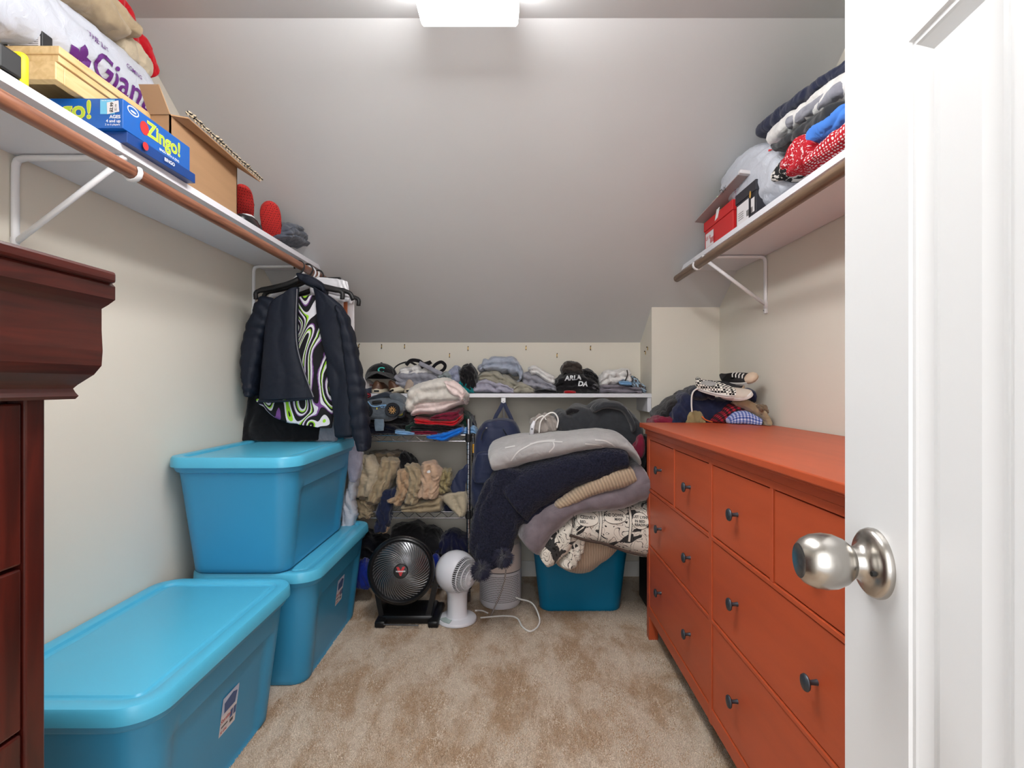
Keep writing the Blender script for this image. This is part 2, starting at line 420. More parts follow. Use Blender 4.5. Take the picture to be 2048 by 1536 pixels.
# back shelf
ZB = 1.074
O('back_shelf', boxo((LX+.002, DC, ZB-.0215), (XC+.0, DB, ZB), .0015), m_shelf, label='long low white shelf along the knee wall full of clothes', cat='shelf')
O('shelf_cleat', boxo((XC-.022, DC+.004, ZB-.1), (XC-.001, DB, ZB-.0225), .002), m_shelf, label='white support board under right end of the back shelf', cat='support')
bk = T('shelf_bracket', 'white bracket end under the back shelf holding the backpack loop', 'bracket', (-.062, 2.87, ZB-.09))
O('frame_bar', boxo((-.075, 2.855, ZB-.03), (-.05, DB, ZB-.0225), .002), m_white, bk)
O('hook_end', boxo((-.075, 2.851, ZB-.075), (-.05, 2.861, ZB-.0225), .003), m_white, bk)
O('screw', lathe([(.004, 0), (.003, .002)], (-.0625, 2.851, ZB-.045), (0, -1, 0), 10), M('screw_steel', (150, 150, 150), .3, 1), bk)
O('brace', tube([(-.0625, 2.87, ZB-.035), (-.0625, DB, ZB-.25)], .006), m_white, bk)

# wall hooks
m_brass = M('brass', (176, 140, 62), .35, .9)
names = ['leftmost', 'second', 'third', 'fourth', 'fifth', 'sixth', 'seventh', 'eighth']
for i, (x, y) in enumerate([(717, 692), (763, 693), (809, 693), (899, 711), (936, 697), (1052, 696), (1114, 711), (1181, 696)]):
    p = P(x, y, DB-.004); hk = T('picture_hook', 'small brass nail hook in the knee wall, %s from the left' % names[i], 'hook', p, 'brass hooks above the back shelf')
    O('plate', boxo(p+V((-.0022, .001, -.009)), p+V((.0022, .004, .010))), m_brass, hk)
    O('nail', lathe([(.003, 0), (.003, .004)], p+V((.001 if i else .006, 0, .011)), (0, -1, 0), 8), M('dark_nail', (46, 36, 22), .4, .8), hk)
    O('lip', lathe([(.0033, 0), (.003, .005)], p+V((0, 0, -.010)), (0, -1, 0), 8), M('dark_nail', (46, 36, 22), .4, .8), hk)
for i, (x, y, z) in enumerate([(1287, 2.98, 1.30), (1295, 2.93, 1.32)]):
    p = V((XC-.004, y, z)); hk = T('picture_hook', 'small brass hook on side of the boxed corner, %s' % ('lower one' if not i else 'upper one'), 'hook', p, 'brass hooks above the back shelf')
    O('plate', boxo(p+V((.001, -.002, -.009)), p+V((.004, .002, .01))), m_brass, hk)
    O('nail', lathe([(.003, 0), (.003, .005)], p+V((0, 0, .009)), (-1, 0, 0), 8), M('dark_nail', (46, 36, 22), .4, .8), hk)

# ---------------- orange dresser ----------------
dr = T('orange_dresser', 'orange red painted eight drawer dresser with round dark knobs', 'dresser', (.83, 1.595, 0))
X0, X1 = .587, 1.075
O('top', boxo((.560, .785, .930), (1.088, 2.388, .950), .003), m_orange, dr)
bm = B()
pr = [(.575, .930), (.575, .924), (.583, .918), (.583, .902), (X0, .900), (X0+.03, .900), (X0+.03, .930)]
O('cornice', ringloft([[V((a, y, b)) for a, b in pr] for y in (.80, 2.372)]), m_orange, dr)
for y0_, y1_ in ((.81, .848), (2.322, 2.360)):
    for xa in (X0, X1-.04):
        O('leg', boxo((xa, y0_, 0), (xa+.04, y1_, .90), .002), m_orange, dr)
O('stile', boxo((X0, 1.584, .10), (X0+.03, 1.607, .9), .001), m_orange, dr)
def yb(a): return a
rail_z = [(.882, .90), (.656, .667), (.408, .418), (.105, .150)]
for z0, z1 in rail_z:
    for ya, yb_ in ((.848, 1.584), (1.607, 2.322)):
        O('rail', boxo((X0, ya, z0), (X0+.03, yb_, z1), .001), m_orange, dr)
O('side_panel', boxo((X0+.02, 2.335, .1), (X1-.02, 2.352, .91)), m_orange, dr)
O('side_panel', boxo((X0+.02, .818, .1), (X1-.02, .834, .91)), m_orange, dr)
O('back_panel', boxo((X1-.012, .82, .1), (X1-.004, 2.35, .91)), m_orange, dr)
O('carcass', boxo((X0+.045, .84, .11), (X1-.02, 2.33, .9)), m_dark, dr, label='dark interior of the dresser')
O('divider', boxo((X0, 1.958, .667), (X0+.03, 1.970, .882), .001), m_orange, dr)
O('divider', boxo((X0, 1.208, .667), (X0+.03, 1.222, .882), .001), m_orange, dr)
def drawer(ya, yb_, z0, z1, kys):
    g = .0035
    d = O('drawer', boxo((X0+.003, ya+g, z0+g), (X0+.024, yb_-g, z1-g), .0015), m_orange, dr)
    for ky in kys:
        O('knob', lathe([(.0065, -.001), (.0055, .004), (.0048, .012), (.006, .018), (.0155, .0205), (.0168, .023), (.0155, .026), (.009, .0285), (.001, .0292)], (X0+.003, ky, (z0+z1)/2), (-1, 0, 0), 24), m_knob, d, smooth=True, sharp=50)
for ya, yb_, k in ((.848, 1.208, 1.035), (1.222, 1.584, 1.405), (1.607, 1.958, 1.785), (1.970, 2.322, 2.14)):
    drawer(ya, yb_, .667, .882, (k,))
for z0, z1 in ((.418, .656), (.150, .408)):
    drawer(.848, 1.584, z0, z1, (1.035, 1.405)); drawer(1.607, 2.322, z0, z1, (1.785, 2.14))

# ---------------- cherry chest ----------------
ch = T('cherry_chest', 'dark cherry wood tall chest with stepped crown moulding at left edge', 'chest', (-.98, .45, 0))
xf, yf = -.741, .836
O('top', boxo((LX+.01, .0, 1.288), (-.672, .895, 1.308), .005), m_cherry_h, ch)
def mold(pr, name):
    rings = []
    for o_, z in pr:
        rings.append([V((LX+.015, yf+o_, z)), V((LX+.015, .05-o_, z)), V((xf+o_, .05-o_, z)), V((xf+o_, yf+o_, z))])
    return O(name, ringloft(rings), m_cherry_h, ch)
mold([(.026, 1.095), (.029, 1.100), (.026, 1.106), (.024, 1.112), (.028, 1.118), (.043, 1.135), (.050, 1.150), (.051, 1.175), (.050, 1.21), (.050, 1.245), (.056, 1.252), (.063, 1.262), (.063, 1.284), (.060, 1.289)], 'crown_moulding')
O('body', boxo((LX+.02, .06, .08), (xf-.03, yf, 1.10), .002), m_cherry, ch)
O('corner_post', boxo((xf-.029, yf-.034, .0), (xf, yf, 1.10), .003), m_cherry, ch)
O('corner_post', boxo((xf-.029, .06, .0), (xf, .094, 1.10), .003), m_cherry, ch)
for i in range(4):
    z0 = .1+i*.249
    d = O('drawer', boxo((xf-.028, .098, z0), (xf-.002, yf-.038, z0+.243), .003), m_cherry, ch)
    for ky in (.25, .64):
        O('knob', lathe([(.006, 0), (.006, .012), (.014, .02), (.012, .026), (.002, .028)], (xf-.002, ky, z0+.12), (1, 0, 0), 20), m_knob, d, smooth=True)
O('plinth', boxo((LX+.02, .055, .0), (xf-.03, yf, .08), .003), m_cherry, ch)

# ---------------- blue totes ----------------
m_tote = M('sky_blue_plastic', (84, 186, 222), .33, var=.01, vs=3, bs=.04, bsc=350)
m_tote_shade = M('tote_body_shaded_blue', (56, 148, 192), .36, var=.01, vs=3, bs=.04, bsc=350)  # same plastic as the lids, with the side shading put into the colour
m_teal = M('teal_plastic', (0, 118, 160), .35, bs=.04, bsc=300)
m_lab = M('label_paper', (226, 222, 224), .5); m_labb = M('label_navy_print', (66, 92, 140), .5); m_labr = M('label_red_print', (190, 40, 46), .5)
m_labg = M('label_grey_print', (90, 88, 92), .5); m_labl = M('label_lilac_print', (196, 206, 228), .5)
def tote(cx, cy, z0, w_, l_, h_, lab, mb, ml, rot=0, sticker=None, lid=True, group=None):
    t = T('storage_tote', lab, 'tote', (cx, cy, z0), group)
    R = Matrix.Rotation(rot, 4, 'Z')
    def ring(wd, ln, r, z, stp=0, n=8):
        out = []
        for x, y in rrect(wd, ln, r, n):
            if stp:
                m = 1-min(1, max(0, (abs(y)-(ln/2-.14))/.03))
                if abs(x) > wd/2-.004: x -= math.copysign(stp*m, x)
            out.append(V((cx, cy, z0))+R @ V((x, y, z)))
        return out
    # finer long sides: insert points
    def ring2(wd, ln, r, z, stp=0):
        base = rrect(wd, ln, r, 8); pts = []
        for i in range(len(base)):
            a, b = base[i], base[(i+1) % len(base)]; pts.append(a)
            if abs(a[0]-b[0]) < 1e-6 and abs(a[1]-b[1]) > .1:
                for k in range(1, 30): pts.append((a[0], a[1]+(b[1]-a[1])*k/30))
        out = []
        for x, y in pts:
            s = 0
            if stp: s = stp*(1-min(1, max(0, (abs(y)-(ln/2-r-.045))/.022)))
            if abs(x) > wd/2-1e-4: x -= math.copysign(s, x)
            elif abs(y) > ln/2-1e-4: pass
            out.append(V((cx, cy, z0))+R @ V((x, y, z)))
        return out
    tp = .055; wb, lb = w_-2*tp-.02, l_-2*tp-.02
    def dims(z):
        f = z/h_; return wb+f*2*(tp-.008), lb+f*2*(tp-.008), .055+.02*f
    prof = [(0, -.012, 0), (.002, -.004, 0), (.008, 0, .008)]+[(z, 0, .011) for z in (.02, h_*.3, h_*.55, h_*.66)]+[(h_*.69, 0, .009), (h_*.705, 0, .0), (h_*.8, 0, 0), (h_*.86, 0, 0), (h_*.868, .010, 0), (h_*.885, .014, 0), (h_*.975, .016, 0)]
    rings = []
    for z, o_, s in prof:
        a, b, r = dims(z); rings.append(ring2(a+2*o_, b+2*o_, r+o_, z, s))
    if not lid:
        a, b, r = dims(h_*.96)
        for z, o_ in ((h_, .03), (h_+.002, .026), (h_, .008), (h_*.9, .002), (.01, -.05)):
            rings.append(ring2(a+2*o_, b+2*o_, r+max(o_, -.02), z))
    O('body', ringloft(rings), mb, t, smooth=True, sharp=35)
    if lid:
        rings = []
        for o_, z in ((-.004, -.034), (0, -.036), (0, -.030), (-.0015, -.008), (-.006, -.001), (-.012, 0), (-.036, 0), (-.040, -.002), (-.044, -.009), (-.048, -.010), (-.062, -.010), (-.066, -.006), (-.071, -.005)):
            rings.append([V((cx, cy, z0))+R @ V((x, y, h_+z)) for x, y in rrect(w_+2*o_, l_+2*o_, .085+o_, 10)])
        O('lid', ringloft(rings), ml, t, smooth=True, sharp=30)
    if sticker:
        yy, zz_ = sticker; a, b, r = dims(zz_); xx = a/2-.011
        org = V((cx, cy, z0))+R @ V((xx, yy, zz_)); Rv = R @ V((0, 1, 0)); Uv = (R @ V((tp/h_, 0, 1))).normalized()
        s = decal('label', rect2d(.085, .11), org, Rv, Uv, m_lab, t, off=.0012, label='printed product label')
        decal('picture', rect2d(.085, .05, 0, .03), org, Rv, Uv, m_labl, s, off=.0018)
        decal('tote_drawing', poly2d([(-.03, .008), (.028, .008), (.034, .04), (.01, .048), (-.034, .038)]), org, Rv, Uv, m_labb, s, off=.0024)
        decal('logo', sh(text2d('Sterilite', .017, .01, .3), -.018, -.012), org, Rv, Uv, m_labr, s, off=.0024)
        decal('picture', rect2d(.014, .024, .014, -.016), org, Rv, Uv, m_labb, s, off=.0022)
        decal('picture', rect2d(.014, .024, .032, -.016), org, Rv, Uv, m_labb, s, off=.0022)
        decal('fine_print', rect2d(.018, .010, .018, -.038), org, Rv, Uv, m_labg, s, off=.0022)
        decal('fine_print', rect2d(.034, .005, -.020, -.030), org, Rv, Uv, m_labg, s, off=.0022)
        decal('fine_print', sh(text2d('30 GAL', .011, .02), -.022, -.045), org, Rv, Uv, m_labr, s, off=.0022)
    return t
TW, TL = .475, .765
tote(-1.0, 1.485, 0, TW, TL, .44, 'sky blue lidded tote on the carpet nearest the camera', m_tote_shade, m_tote, sticker=(.03, .19))
tote(-.955, 2.285, 0, TW, TL, .44, 'sky blue lidded tote on the carpet behind the front one', m_tote_shade, m_tote, sticker=(.04, .22))
tote(-.995, 2.215, .442, TW, TL, .425, 'sky blue lidded tote stacked on top of the two others', m_tote_shade, m_tote)
tote(.325, 2.83, 0, .53, .56, .44, 'teal blue tote buried under the heap of blankets', m_teal, m_teal, lid=False)
# ======================= textiles and small things =======================
def c2(name, rows, mat, label=None, cat=None, d=2.5, D=.2, sh=True, **k):
    """rows in front-view bounds: (ax, ay, bx, by[, front depth]); the body extends D behind that depth"""
    out = []
    for r in rows:
        dd = r[4] if len(r) > 4 else d
        th = r[5] if len(r) > 5 else D
        m = dd+.25*th
        # express at centre depth so that world x, z equal those at depth m
        f = m/(dd+.5*th)
        out.append((CX+(r[0]-CX)*f, CY+(r[1]-CY)*f, CX+(r[2]-CX)*f, CY+(r[3]-CY)*f, dd+.5*th, th))
    return cloth(name, out, mat, label, cat, **k)
def sx(x, lst):
    """rows of a body lying along a side shelf at lateral position x: (px, top, bottom)"""
    return [(px, a, px, b, x*F/(px-CX)) for px, a, b in lst]
f_navy = fab('navy', (34, 40, 66)); f_black = fab('black', (26, 25, 28)); f_char = fab('charcoal', (52, 54, 58)); f_grey = fab('grey', (150, 150, 160))
f_bluegrey = fab('blue_grey', (160, 168, 184)); f_olive = fab('olive_grey', (158, 154, 140)); f_lav = fab('lavender_grey', (168, 166, 182))
f_white = fab('white', (226, 224, 222)); f_cream = fab('cream_plush', (214, 208, 200), bs=.6, bsc=160, sheen=.5); f_pink = fab('pale_pink', (232, 212, 208))
f_red = fab('red', (196, 20, 34)); f_maroon = fab('maroon', (120, 28, 52)); f_khaki = fab('khaki', (164, 146, 118)); f_khaki2 = fab('light_khaki', (186, 172, 148))
f_tan = fab('tan', (178, 148, 118)); f_sand = fab('pinkish_sand', (196, 164, 138)); f_gkhaki = fab('green_khaki', (150, 136, 98)); f_dkhaki = fab('brown_khaki', (124, 108, 88))
f_blue = fab('bright_blue', (20, 110, 208)); f_lblue = fab('light_blue', (128, 172, 214)); f_green = fab('dark_green', (22, 52, 44)); f_teal = fab('teal', (12, 128, 132))
f_brown = fab('dark_brown', (62, 54, 50)); f_mauve = fab('mauve_plush', (116, 106, 112), .14, .6, .6, 18, 220); f_lgrey = fab('light_grey_fleece', (168, 166, 166), .06, .5, .5, 20, 240)
f_dnavy = fab('deep_navy', (26, 30, 48)); f_royal = fab('royal_blue', (20, 40, 130)); f_denim = fab('pale_denim', (146, 152, 174)); f_slate = fab('slate', (86, 92, 104))
def ribm(name, c1, c2_, sc, dirn='u', bs=.8):
    m, nt, b = newmat(name); v = vec(nt, 'UV'); w_ = nd(nt, 'ShaderNodeTexWave'); w_.inputs['Scale'].default_value = sc; w_.inputs['Distortion'].default_value = 1.2
    w_.inputs['Detail'].default_value = 1; nt.links.new(v, w_.inputs[0])
    nt.links.new(ramp(nt, w_.outputs['Fac'], [(.1, col(*c1)), (.9, col(*c2_))]), b.inputs['Base Color'])
    b.inputs['Roughness'].default_value = .95; b.inputs['Sheen Weight'].default_value = .3; bump(nt, b, w_.outputs['Fac'], bs, .004); return m
f_rib = ribm('fabric_ribbed_tan', (170, 150, 130), (190, 170, 148), 26, bs=.5)
def sherpa():
    m, nt, b = newmat('fabric_navy_sherpa'); v = vec(nt, 'Object')
    f = noi(nt, v, 130, 4, .6); nt.links.new(ramp(nt, f, [(.3, col(18, 20, 34)), (.7, col(42, 44, 62))]), b.inputs['Base Color'])
    b.inputs['Roughness'].default_value = 1; b.inputs['Sheen Weight'].default_value = .15; b.inputs['Specular IOR Level'].default_value = .1
    bump(nt, b, f, 1, .008); return m
f_sherpa = sherpa()
def swirl():
    m, nt, b = newmat('fabric_psychedelic_swirl'); v = vec(nt, 'Object')
    v = vec(nt, 'Object', (1.25, 1, .62)); f = noi(nt, v, 5.2, 0, .9); ma = nd(nt, 'ShaderNodeMath', operation='MULTIPLY'); ma.inputs[1].default_value = 8; nt.links.new(f, ma.inputs[0])
    fr = nd(nt, 'ShaderNodeMath', operation='FRACT'); nt.links.new(ma.outputs[0], fr.inputs[0])
    K, W, G, U_ = col(16, 14, 20), col(222, 220, 226), col(150, 210, 40), col(120, 72, 140)
    r = ramp(nt, fr.outputs[0], [(0, K), (.26, U_), (.34, W), (.52, K), (.66, G), (.76, W), (.90, K)], 'CONSTANT')
    nt.links.new(r, b.inputs['Base Color']); b.inputs['Roughness'].default_value = .9; return m
f_swirl = swirl()
def checkm(name, a, c, scale, coord='UV'):
    m, nt, b = newmat(name); k = nd(nt, 'ShaderNodeTexChecker'); k.inputs['Scale'].default_value = scale; nt.links.new(vec(nt, coord), k.inputs[0])
    k.inputs[1].default_value = col(*a); k.inputs[2].default_value = col(*c); nt.links.new(k.outputs[0], b.inputs['Base Color']); b.inputs['Roughness'].default_value = .9; return m
def plaid(name, base, mid, dark, sc):
    m, nt, b = newmat(name); v = vec(nt, 'UV'); s = nd(nt, 'ShaderNodeSeparateXYZ'); nt.links.new(v, s.inputs[0]); outs = []
    for i in (0, 1):
        a = nd(nt, 'ShaderNodeMath', operation='MULTIPLY'); a.inputs[1].default_value = sc; nt.links.new(s.outputs[i], a.inputs[0])
        f = nd(nt, 'ShaderNodeMath', operation='FRACT'); nt.links.new(a.outputs[0], f.inputs[0])
        g = nd(nt, 'ShaderNodeMath', operation='GREATER_THAN'); g.inputs[1].default_value = .5; nt.links.new(f.outputs[0], g.inputs[0]); outs.append(g.outputs[0])
    ad = nd(nt, 'ShaderNodeMath', operation='ADD'); nt.links.new(outs[0], ad.inputs[0]); nt.links.new(outs[1], ad.inputs[1])
    dv = nd(nt, 'ShaderNodeMath', operation='DIVIDE'); dv.inputs[1].default_value = 2; nt.links.new(ad.outputs[0], dv.inputs[0])
    nt.links.new(ramp(nt, dv.outputs[0], [(0, col(*base)), (.3, col(*mid)), (.8, col(*dark))], 'CONSTANT'), b.inputs['Base Color']); b.inputs['Roughness'].default_value = .9; return m
f_ging = plaid('fabric_blue_gingham', (214, 218, 236), (120, 140, 200), (52, 74, 150), 75)
f_plaid = plaid('fabric_red_plaid', (176, 24, 48), (90, 18, 32), (22, 12, 18), 45)
def dots(name, base, dot, sc, r=.28):
    m, nt, b = newmat(name); k = nd(nt, 'ShaderNodeTexVoronoi'); k.inputs['Scale'].default_value = sc; k.inputs['Randomness'].default_value = .15; nt.links.new(vec(nt, 'UV'), k.inputs[0])
    nt.links.new(ramp(nt, k.outputs['Distance'], [(0, col(*dot)), (r, col(*base))], 'CONSTANT'), b.inputs['Base Color']); b.inputs['Roughness'].default_value = .95; return m
f_dot = dots('fabric_red_white_dots', (184, 16, 34), (236, 224, 224), 75)
def blotch(name, a, c, sc, th=.5, coord='UV'):
    m, nt, b = newmat(name); nt.links.new(ramp(nt, noi(nt, vec(nt, coord), sc, 2, 1.5), [(0, col(*a)), (th, col(*c))], 'CONSTANT'), b.inputs['Base Color']); b.inputs['Roughness'].default_value = .95; return m
f_snow = blotch('fabric_red_snowflake', (186, 18, 36), (232, 214, 216), 60, .60)
f_bw = blotch('fabric_black_white_knit', (24, 24, 26), (220, 214, 208), 26, .52)
def bagm(name, rgb, al=.9):
    m, nt, b = newmat(name); b.inputs['Base Color'].default_value = col(*rgb); b.inputs['Roughness'].default_value = .28; b.inputs['Alpha'].default_value = al
    b.inputs['Subsurface Weight'].default_value = .0; v = vec(nt, 'Object'); bump(nt, b, noi(nt, v, 30, 4, 2), .5, .006); return m
m_bag = bagm('white_bag_film', (202, 206, 216), .95); m_bag2 = bagm('clear_bag_film', (226, 228, 234), .72)
m_card = M('cardboard', (170, 132, 96), .85, var=.03, vs=6, bs=.1, bsc=60, scale=(1, 1, 8))
m_card_in = M('cardboard_inner', (186, 150, 114), .85, bs=.2, bsc=30, scale=(1, 1, 10))
m_zblue = M('game_box_blue', (10, 92, 178), .3, coat=.2); m_zdk = M('game_box_dark_blue', (14, 62, 132), .3)
m_zg = M('lime_print', (176, 204, 60), .5); m_zy = M('yellow_outline_print', (238, 226, 90), .5); m_wp = M('white_print', (236, 238, 240), .5); m_zr = M('red_print', (206, 44, 44), .5)
m_pur = M('purple_print', (96, 34, 120), .5); m_bk = M('black_print', (24, 22, 24), .5); m_lbp = M('light_blue_print', (110, 190, 226), .5)
m_tan_s = M('cream_rubber', (222, 210, 186), .6); m_ws = M('white_rubber', (228, 226, 222), .5); m_bl = M('black_plastic', (20, 20, 22), .3); m_blm = M('matte_black_plastic', (26, 26, 28), .5)
m_wpl = M('white_plastic', (226, 226, 232), .3, coat=.2); m_chr = M('chrome_wire', (190, 190, 196), .22, 1); m_cord = M('white_cord', (232, 230, 226), .5)
m_lea = M('brown_leather', (104, 72, 54), .45, var=.15, vs=20)

# ---------- left shelf: boxes ----------
def rbox(name, c, sz, yaw, mat, parent=None, bev=.001, **k):
    mx = Matrix.Translation(V(c)) @ Matrix.Rotation(yaw, 4, 'Z')
    s = V(sz)/2; return O(name, boxo(-s, s, bev, mx), mat, parent, **k), mx
Z = T('game_box', 'blue number bingo game box with price sticker under the pine boards', 'box', (-1.09, 1.42, 1.742))
zb_, mx = rbox('carton', (-1.071, 1.401, 1.7695), (.262, .262, .071), .0, m_zblue, Z)
fx, fy0 = -.940, 1.270
R1, U1 = V((1, 0, 0)), V((0, 0, 1)); R2 = V((0, 1, 0))
zc = lambda x, z: V((x, fy0, z))
decal('letters_outline', text2d('Zingo!', .060, .035), zc(-1.091, 1.7755), R1, U1, m_zy, Z, off=.0006)
decal('letters', text2d('Zingo!', .060, .008), zc(-1.091, 1.7755), R1, U1, m_zg, Z, off=.0012)
decal('letters', text2d('BINGO', .014, .02), zc(-1.076, 1.7455), R1, U1, m_wp, Z, off=.0008)
decal('letters', text2d('AGES', .011, .03), zc(-0.958, 1.7605), R1, U1, m_wp, Z, off=.0008)
decal('letters', text2d('4 and up', .010, .02), zc(-0.962, 1.7505), R1, U1, m_wp, Z, off=.0008)
decal('letters', text2d('2 to 6 players', .0065, .01), zc(-0.964, 1.7420), R1, U1, m_wp, Z, off=.0008)
decal('info_panel', rect2d(.035, .035), zc(-0.976, 1.7845), R1, U1, m_lbp, Z, off=.0006)
decal('letters', text2d('Race for 3 in a row', .0035, .02), zc(-0.976, 1.7995), R1, U1, m_wp, Z, off=.0010)
st = decal('price_sticker', poly2d([(-.015, -.016), (.014, -.010), (.012, .017), (-.016, .012)]), zc(-0.961, 1.7825), R1, U1, m_lab, Z, off=.0016)
decal('letters', text2d('$2.99', .0105, .03), zc(-0.965, 1.7825), V((.1, 0, 1)), V((-1, 0, .1)), m_bk, st, off=.0020)
decal('letters', text2d('$2.99', .007, .0), zc(-0.955, 1.7825), V((.1, 0, 1)), V((-1, 0, .1)), m_bk, st, off=.0020)
zd = lambda y, z: V((fx, y, z))
decal('letters_outline', text2d('Zingo!', .052, .035), zd(1.421, 1.7735), R2, U1, m_zy, Z, off=.0006)
decal('letters', text2d('Zingo!', .052, .008), zd(1.421, 1.7735), R2, U1, m_zg, Z, off=.0012)
decal('letters', text2d('BINGO WITH A ZING', .0085, .02), zd(1.441, 1.7420), R2, U1, m_wp, Z, off=.0008)
s_ = decal('badge', ell2d(.032, .034), zd(1.344, 1.7695), R2, U1, m_zr, Z, off=.0008)
decal('badge', ell2d(.040, .022), zd(1.304, 1.7915), R2, U1, m_wp, Z, off=.0006); decal('badge', ell2d(.034, .016), zd(1.304, 1.7915), R2, U1, m_zblue, Z, off=.0009)
decal('letters', text2d('ToF', .014, .03, .2), zd(1.304, 1.7915), R2, U1, m_wp, Z, off=.0013) if False else decal('swoosh', ell2d(.02, .005), zd(1.304, 1.7895), R2, U1, m_wp, Z, off=.0013)
Z2 = T('game_box', 'darker blue game box lying flat under the other blue box', 'box', (-1.08, 1.43, 1.706))
_, mx = rbox('carton', (-1.068, 1.42, 1.7200), (.262, .262, .027), -.03, m_zdk, Z2)
decal('badge', ell2d(.02, .02), V((-.9355, 1.34, 1.722)), V((.03, 1, 0)), U1, m_zr, Z2, off=.002)
decal('letters', text2d('BINGO', .013, .02), V((-.934, 1.43, 1.7195)), V((.03, 1, 0)), U1, m_wp, Z2, off=.0025)
W = T('pine_tray', 'pale pine board tray resting on the blue game box at upper left', 'tray', (-1.12, 1.40, 1.812))
bm = B(); box(bm, (-1.225, 1.200, 1.8685), (-1.032, 1.600, 1.887), .002); O('top_board', bm, m_pine, W)
O('rail', boxo((-1.22, 1.204, 1.853), (-1.037, 1.58, 1.8684), .001), m_pine, W)
O('rail', boxo((-1.215, 1.202, 1.812), (-1.042, 1.225, 1.853), .002), m_pine, W, label='lower pine rail with knots')
O('rail', boxo((-1.064, 1.225, 1.812), (-1.042, 1.57, 1.853), .002), m_pine, W)
O('knot', lathe([(.004, 0), (.004, .0006)], V((-1.12, 1.202, 1.828)), (0, -1, 0), 12), M('knot_brown', (120, 76, 40), .6), W)
bx = T('black_box', 'black carton with a white printed label on the pine boards', 'box', (-1.1, 1.05, 1.832))
O('carton', boxo((-1.225, 1.215, 1.888), (-1.085, 1.245, 1.932), .003), m_blm, bx)
decal('label', rect2d(.075, .026), V((-1.125, 1.215, 1.905)), R1, U1, m_lab, bx, off=.0008)
for k in range(5): decal('fine_print', rect2d(.066, .0013), V((-1.125, 1.215, 1.896+.0042*k)), R1, U1, m_labg, bx, off=.0012)
tm = T('tape_measure', 'yellow and black tape measure at the left shelf edge', 'tool', (-.985, 1.02, 1.706))
bm = B(); box(bm, (-1.02, .985, 1.7065), (-.978, 1.065, 1.775), .014); O('case', bm, m_bl, tm, smooth=True)
for yy in (.985, 1.045):
    bm = B(); box(bm, (-1.024, yy, 1.7062), (-.974, yy+.022, 1.780), .008); O('grip', bm, M('yellow_rubber', (230, 214, 20), .5), tm, smooth=True)
O('clip', boxo((-.978, 1.0, 1.72), (-.972, 1.045, 1.765), .003), m_blm, tm)

# grocery bag with clothes
G = T('grocery_bag', 'white grocery bag with purple lettering bulging above the pine tray', 'bag', (-1.1, 1.35, 1.83))
gb = cloth('bag_film', sx(-1.155, [(-190, -150, 30), (-90, -120, 50), (0, -75, 80), (50, -30, 105), (100, 10, 140), (150, 45, 170), (195, 80, 200), (230, 112, 232), (262, 145, 250), (288, 195, 255)]), m_bag, parent=G, D=.15, bdir=(1, 0, 0), amp=.0045, wlen=.06, wd=(0, .3, 1), crump=.6, zmin=1.889, nu=100, nv=90, cap=.1)
bt = bvh(gb)
decal('lettering', text2d('Giant', .092, .012), V((-1.08, 1.462, 1.950)), V((0, 1, .0)), U1, m_pur, G, bt, .003, .006)
leaf = [(0, 0), (.012, .012), (.014, .028), (0, .045), (-.014, .028), (-.012, .012)]
for a, s, ox, oy in ((0, 1, 0, 0), (55, .95, -.004, -.004), (-50, .8, .004, -.002), (80, 1.0, 0, -.02), (-100, .0, 0, 0)):
    if not s: continue
    t = math.radians(a); g = ([(ox+s*(x*math.cos(t)-y*math.sin(t)), oy+s*(x*math.sin(t)+y*math.cos(t))) for x, y in leaf], [tuple(range(6))])
    decal('leaf_logo', g, V((-1.08, 1.325, 1.925)), R2, U1, m_pur, G, bt, .003, .006)
decal('lettering', text2d('THE LIT', .020, .01), V((-1.08, 1.37, 2.005)), V((0, 1, -.05)), U1, m_pur, G, bt, .003, .006)
decal('lettering', text2d('COMING', .015, .01), V((-1.08, 1.50, 2.005)), V((0, 1, -.05)), U1, m_pur, G, bt, .003, .006)
decal('lettering', text2d('R2', .014, .01), V((-1.08, 1.56, 1.905)), V((0, 1, 0)), U1, m_pur, G, bt, .003, .006)
cloth('khaki_trousers', sx(-1.15, [(40, -110, -15), (90, -70, 10), (130, -45, 40), (170, -5, 66), (200, 35, 78), (216, 50, 78)]), f_khaki, 'khaki trousers spilling over the top of the grocery bag', 'clothing', D=.2, bdir=(1, 0, 0), amp=.008, wlen=.1, wd=(0, 1, 1))
cloth('khaki_trousers', sx(-1.15, [(205, 62, 100), (232, 75, 125), (256, 95, 150), (272, 118, 160)]), f_khaki2, 'pale khaki hem tucked between grocery bag and the red garment', 'clothing', D=.12, bdir=(1, 0, 0), amp=.006, wlen=.05, wd=(0, 1, .4))
cloth('red_jersey', sx(-1.17, [(170, -70, 10), (205, -35, 45), (228, 0, 80), (250, 50, 105), (266, 75, 118), (275, 95, 140), (284, 122, 156), (291, 140, 154)]), f_red, 'bright red garment hanging over the bag against the wall', 'clothing', D=.1, bdir=(1, 0, 0), amp=.006, wlen=.07, wd=(0, 1, .6), cap=.1)

